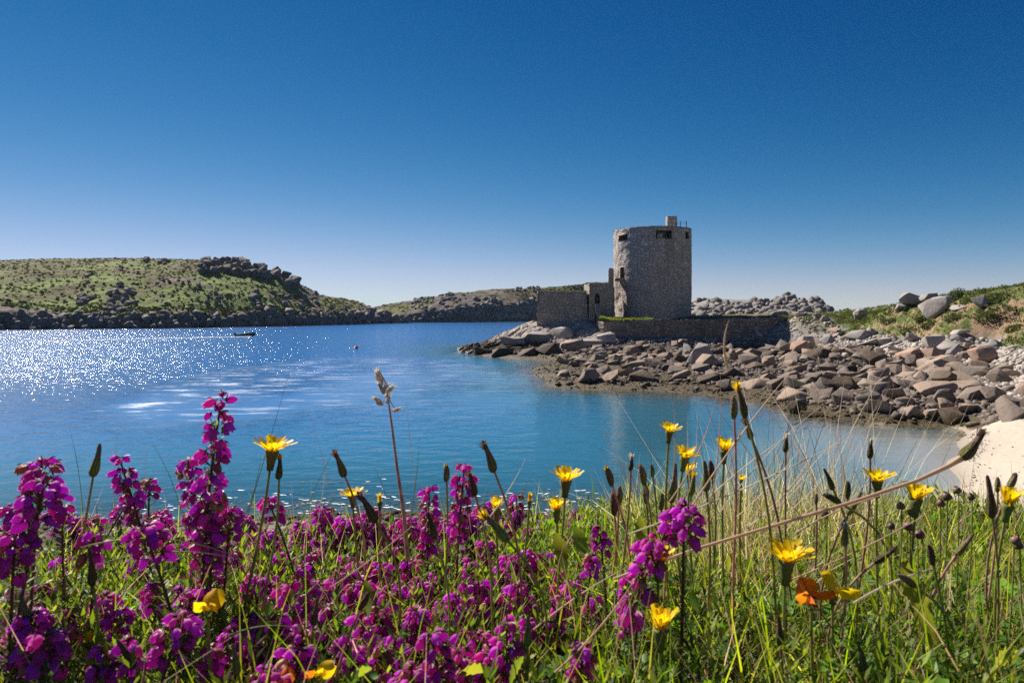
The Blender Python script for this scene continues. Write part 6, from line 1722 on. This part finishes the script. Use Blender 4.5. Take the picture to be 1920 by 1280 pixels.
ST2 = [
    (110, 1040, 460, 1050, -36, .40, .8, M_GRASS, 'long green grass arc over the corner heather'), (180, 1060, 470, 1055, -24, .395, .7, M_GRASS, 'lower green grass arc over the corner heather'), (225, 1090, 180, 940, -10, .42, .9, M_GRASS, 'yellow-green blade beside the long closed bud'), (440, 1050, 545, 690, 0, .47, .5, M_GRASS, 'long thin green stem slanting beside the tallest spike'),
    (340, 960, 285, 830, 6, .52, .4, M_GRASS, 'thin blade left of the tallest spike'), (215, 960, 222, 790, -3, .52, .4, M_STRAW, 'thin reddish blade over the bushy heather'), (155, 960, 130, 800, 4, .54, .4, M_GRASS, 'thin blade between flat heads and closed bud'), (255, 980, 275, 840, 4, .5, .4, M_STRAW, 'pale blade over the slender heather'),
    (630, 1010, 575, 760, 8, .54, .4, M_STRAW, 'hair-thin stem between yellow flower and dark bud'), (590, 1010, 612, 850, 3, .52, .5, M_PALE, 'pale blade before the small yellow flower'), (560, 990, 640, 820, -4, .52, .4, M_GRASS, 'thin blade leaning over the heather by the dark bud'), (450, 990, 490, 850, 6, .5, .6, M_GRASS, 'blade at the foot of the high yellow flower'), (430, 1010, 400, 860, -6, .5, .4, M_STRAW, 'thin red blade crossing the tallest spike'),
    (790, 1000, 762, 750, -2, .55, .5, M_STRAW, 'straight blade beside the tall seed grass'), (765, 1000, 787, 815, 3, .55, .45, M_GRASS, 'thin blade leaning off the tall seed grass'), (740, 980, 697, 865, 3, .56, .4, M_GRASS, 'short blade near the tall seed grass'), (850, 980, 846, 810, 3, .55, .45, M_STRAW, 'straight blade by the pink-tipped heather'), (900, 990, 985, 860, 6, .54, .9, M_PALE, 'white floating-looking straw over the water'),
    (620, 1100, 800, 960, 6, .45, .8, M_STRAW, 'straw slanting through the heather middle'), (960, 1000, 1000, 885, -6, .54, .5, M_GRASS, 'blade between the yellow flowers'), (430, 1190, 600, 1190, -18, .37, .7, M_GRASS, 'low green arc under the round-petalled flower'), (1000, 1180, 1180, 1060, -6, .42, .9, M_STRAW, 'straw slanting by the broad leaves'), (1040, 1260, 1200, 1070, 10, .38, 1.1, M_STRAW, 'brown stalk bending beneath the curved-stalk flower'),
    (1100, 1160, 1000, 1090, -4, .42, .8, M_STRAW, 'straw lying in the heather end'), (1580, 1200, 1480, 1010, -14, .38, .7, M_GRASS, 'green stalk beside the largest yellow flower'), (1880, 1200, 1700, 1280, 10, .37, .9, M_GRASS, 'green arc low in the beach corner'), (1690, 1250, 1780, 1010, -6, .38, .8, M_GRASS, 'upright green blade in the beach-side grass'), (1560, 1280, 1650, 1130, 8, .37, .8, M_GRASS, 'bright blade below the orange flower'),
]
for r_ in ST2: straw(*r_, GG)
# the tall grass with its feathery seed head
root = tag(empty('seed_grass', at(765, 1050, .46)), 'tall purple-stalked grass with a pale feathery seed head', 'grass')
base = root.location
P = [at(px, py, .46) - base for px, py in ((765, 1050), (757, 960), (745, 880), (735, 800), (728, 750), (722, 715), (708, 690))]
v, f = tube([tuple(p) for p in P], [.0016, .0014, .0010, .0008, .0006, .0005, .0004], 6)
add('stem', mk_mesh('stem', v, f, [M_RSTEM]), root)
sp, sfc = lathe([(.02, 0), (.3, .15), (.36, .4), (.24, .75), (0, 1.)], 6)
awn_v, awn_f = [], []
for k in range(14):
    a = k * 2.4; t = .25 + .03 * k; d = np.array([math.cos(a) * .35, math.sin(a) * .35, 1]); s_ = np.array([-math.sin(a), math.cos(a), 0]) * .05; o = len(awn_v); b0 = np.array([0, 0, t * .6])
    awn_v += [b0 - s_, b0 + s_, b0 + d * .75]; awn_f.append((o, o + 1, o + 2))
SPK = mk_mesh('spikelet', np.concatenate([sp * np.array([.55, .55, 1]), np.array(awn_v)]), [sfc, np.array(awn_f) + len(sp)], [M_FLUFF], smooth=False)
for px, py, L, deg in ((708, 702, 28, -14), (714, 712, 24, -8), (722, 726, 26, 30), (733, 728, 24, 48), (716, 730, 22, -30), (706, 748, 22, -60), (711, 756, 20, -80), (728, 748, 20, 15), (744, 768, 20, 75), (727, 740, 18, 60), (712, 722, 20, -40)):
    s_ = L * .46 / FPX
    add('spikelet', SPK, root, at(px, py, .46 + rng.normal(0, .003)) - base - axis_of(deg) * s_ * .5, Vector((0, 0, 1)).rotation_difference(axis_of(deg)).to_euler(), (s_, s_, s_))
for px0, py0, px1, py1 in ((728, 750, 708, 752), (727, 745, 742, 768), (724, 725, 734, 728)):
    v, f = tube([tuple(at(px0, py0, .46) - base), tuple(at(px1, py1, .46) - base)], .00025, 4)
    add('branch', mk_mesh('branch', v, f, [M_RSTEM]), root)

# ---- broad leaves
def broad(px0, py0, px1, py1, w, Y, label, tooth=.18, mat=M_BROAD, name='broad_leaf'):
    A, B = at(px0, py0, Y), at(px1, py1, Y + .015)
    L = (B - A).length; u = (B - A).normalized(); s = u.cross(Vector((0, 1, .25))).normalized(); nn = s.cross(u)
    V = []; m = 13; hw = w * Y / FPX / 2
    for i in range(m):
        t = i / (m - 1)
        ww = hw * (math.sin(math.pi * t ** 1.5 * .98 + .02) ** .75 + .06) * (1 + tooth * (1 if i % 2 else -1) * (t < .85))
        c = A + u * L * t + nn * L * .12 * math.sin(t * 2.6)
        V += [c - s * ww + nn * ww * .25, c, c + s * ww + nn * ww * .25]
    V = np.array([tuple(v_ - A) for v_ in V])
    return tag(add(name, mk_mesh(name, V, grid_faces(3, m), [mat]), loc=A), label, 'leaf', 'broad green leaves')
for a_ in ((1062, 1078, 1042, 998, 26, .47, 'toothed yellow-green leaf under the spiky yellow flower'), (1098, 1050, 1078, 985, 26, .5, 'smooth yellow-green leaf behind the toothed one'), (1205, 1030, 1202, 965, 22, .52, 'upright bright leaf against the pebbly shore'), (1232, 1040, 1240, 975, 18, .52, 'narrow bright leaf beside the upright one'),
           (690, 1160, 682, 1085, 22, .40, 'dark leaf in the middle of the heather'), (1730, 1160, 1700, 1045, 30, .40, 'broad leaf under the dark upright bud'), (1760, 1240, 1735, 1090, 34, .38, 'large leaf standing in the low green grass'), (1860, 1280, 1918, 1225, 40, .35, 'greyish leaf flat in the beach-side corner'), (850, 1270, 915, 1262, 30, .345, 'rounded leaf at the bottom frame edge'), (640, 1290, 700, 1255, 24, .34, 'leaf tip at the bottom beside the amber flower'),
           (160, 1290, 150, 1215, 24, .34, 'bright leaf lit from behind in the lower corner'), (185, 1290, 190, 1205, 22, .335, 'second bright leaf beside the small corner flower'), (1310, 1150, 1300, 1105, 18, .42, 'small leaf beside the dark brown stem'), (1655, 1290, 1665, 1180, 26, .37, 'dark green leaf below the red-stalked bud'), (1365, 1080, 1380, 1035, 16, .45, 'small bright leaf below the straw tangle'), (955, 1290, 985, 1230, 20, .34, 'leaf standing at the low middle edge')):
    broad(*a_)
# ------------------------------------------------------------------ the sea air
v, f = box(-9100, 9100, -260, 13100, -61, 44)
MHZ = Mat('sea_air')
MHZ.t.links.new(MHZ.n('VolumePrincipled', {'Color': (.72, .85, 1.), 'Density': .00006, 'Anisotropy': 0.}).outputs[0], MHZ.out.inputs['Volume'])
tag(add('haze', mk_mesh('haze', v, f, [MHZ.m], smooth=False)), 'thin pale sea haze over the bay', kind='stuff')
bpy.context.view_layer.update()
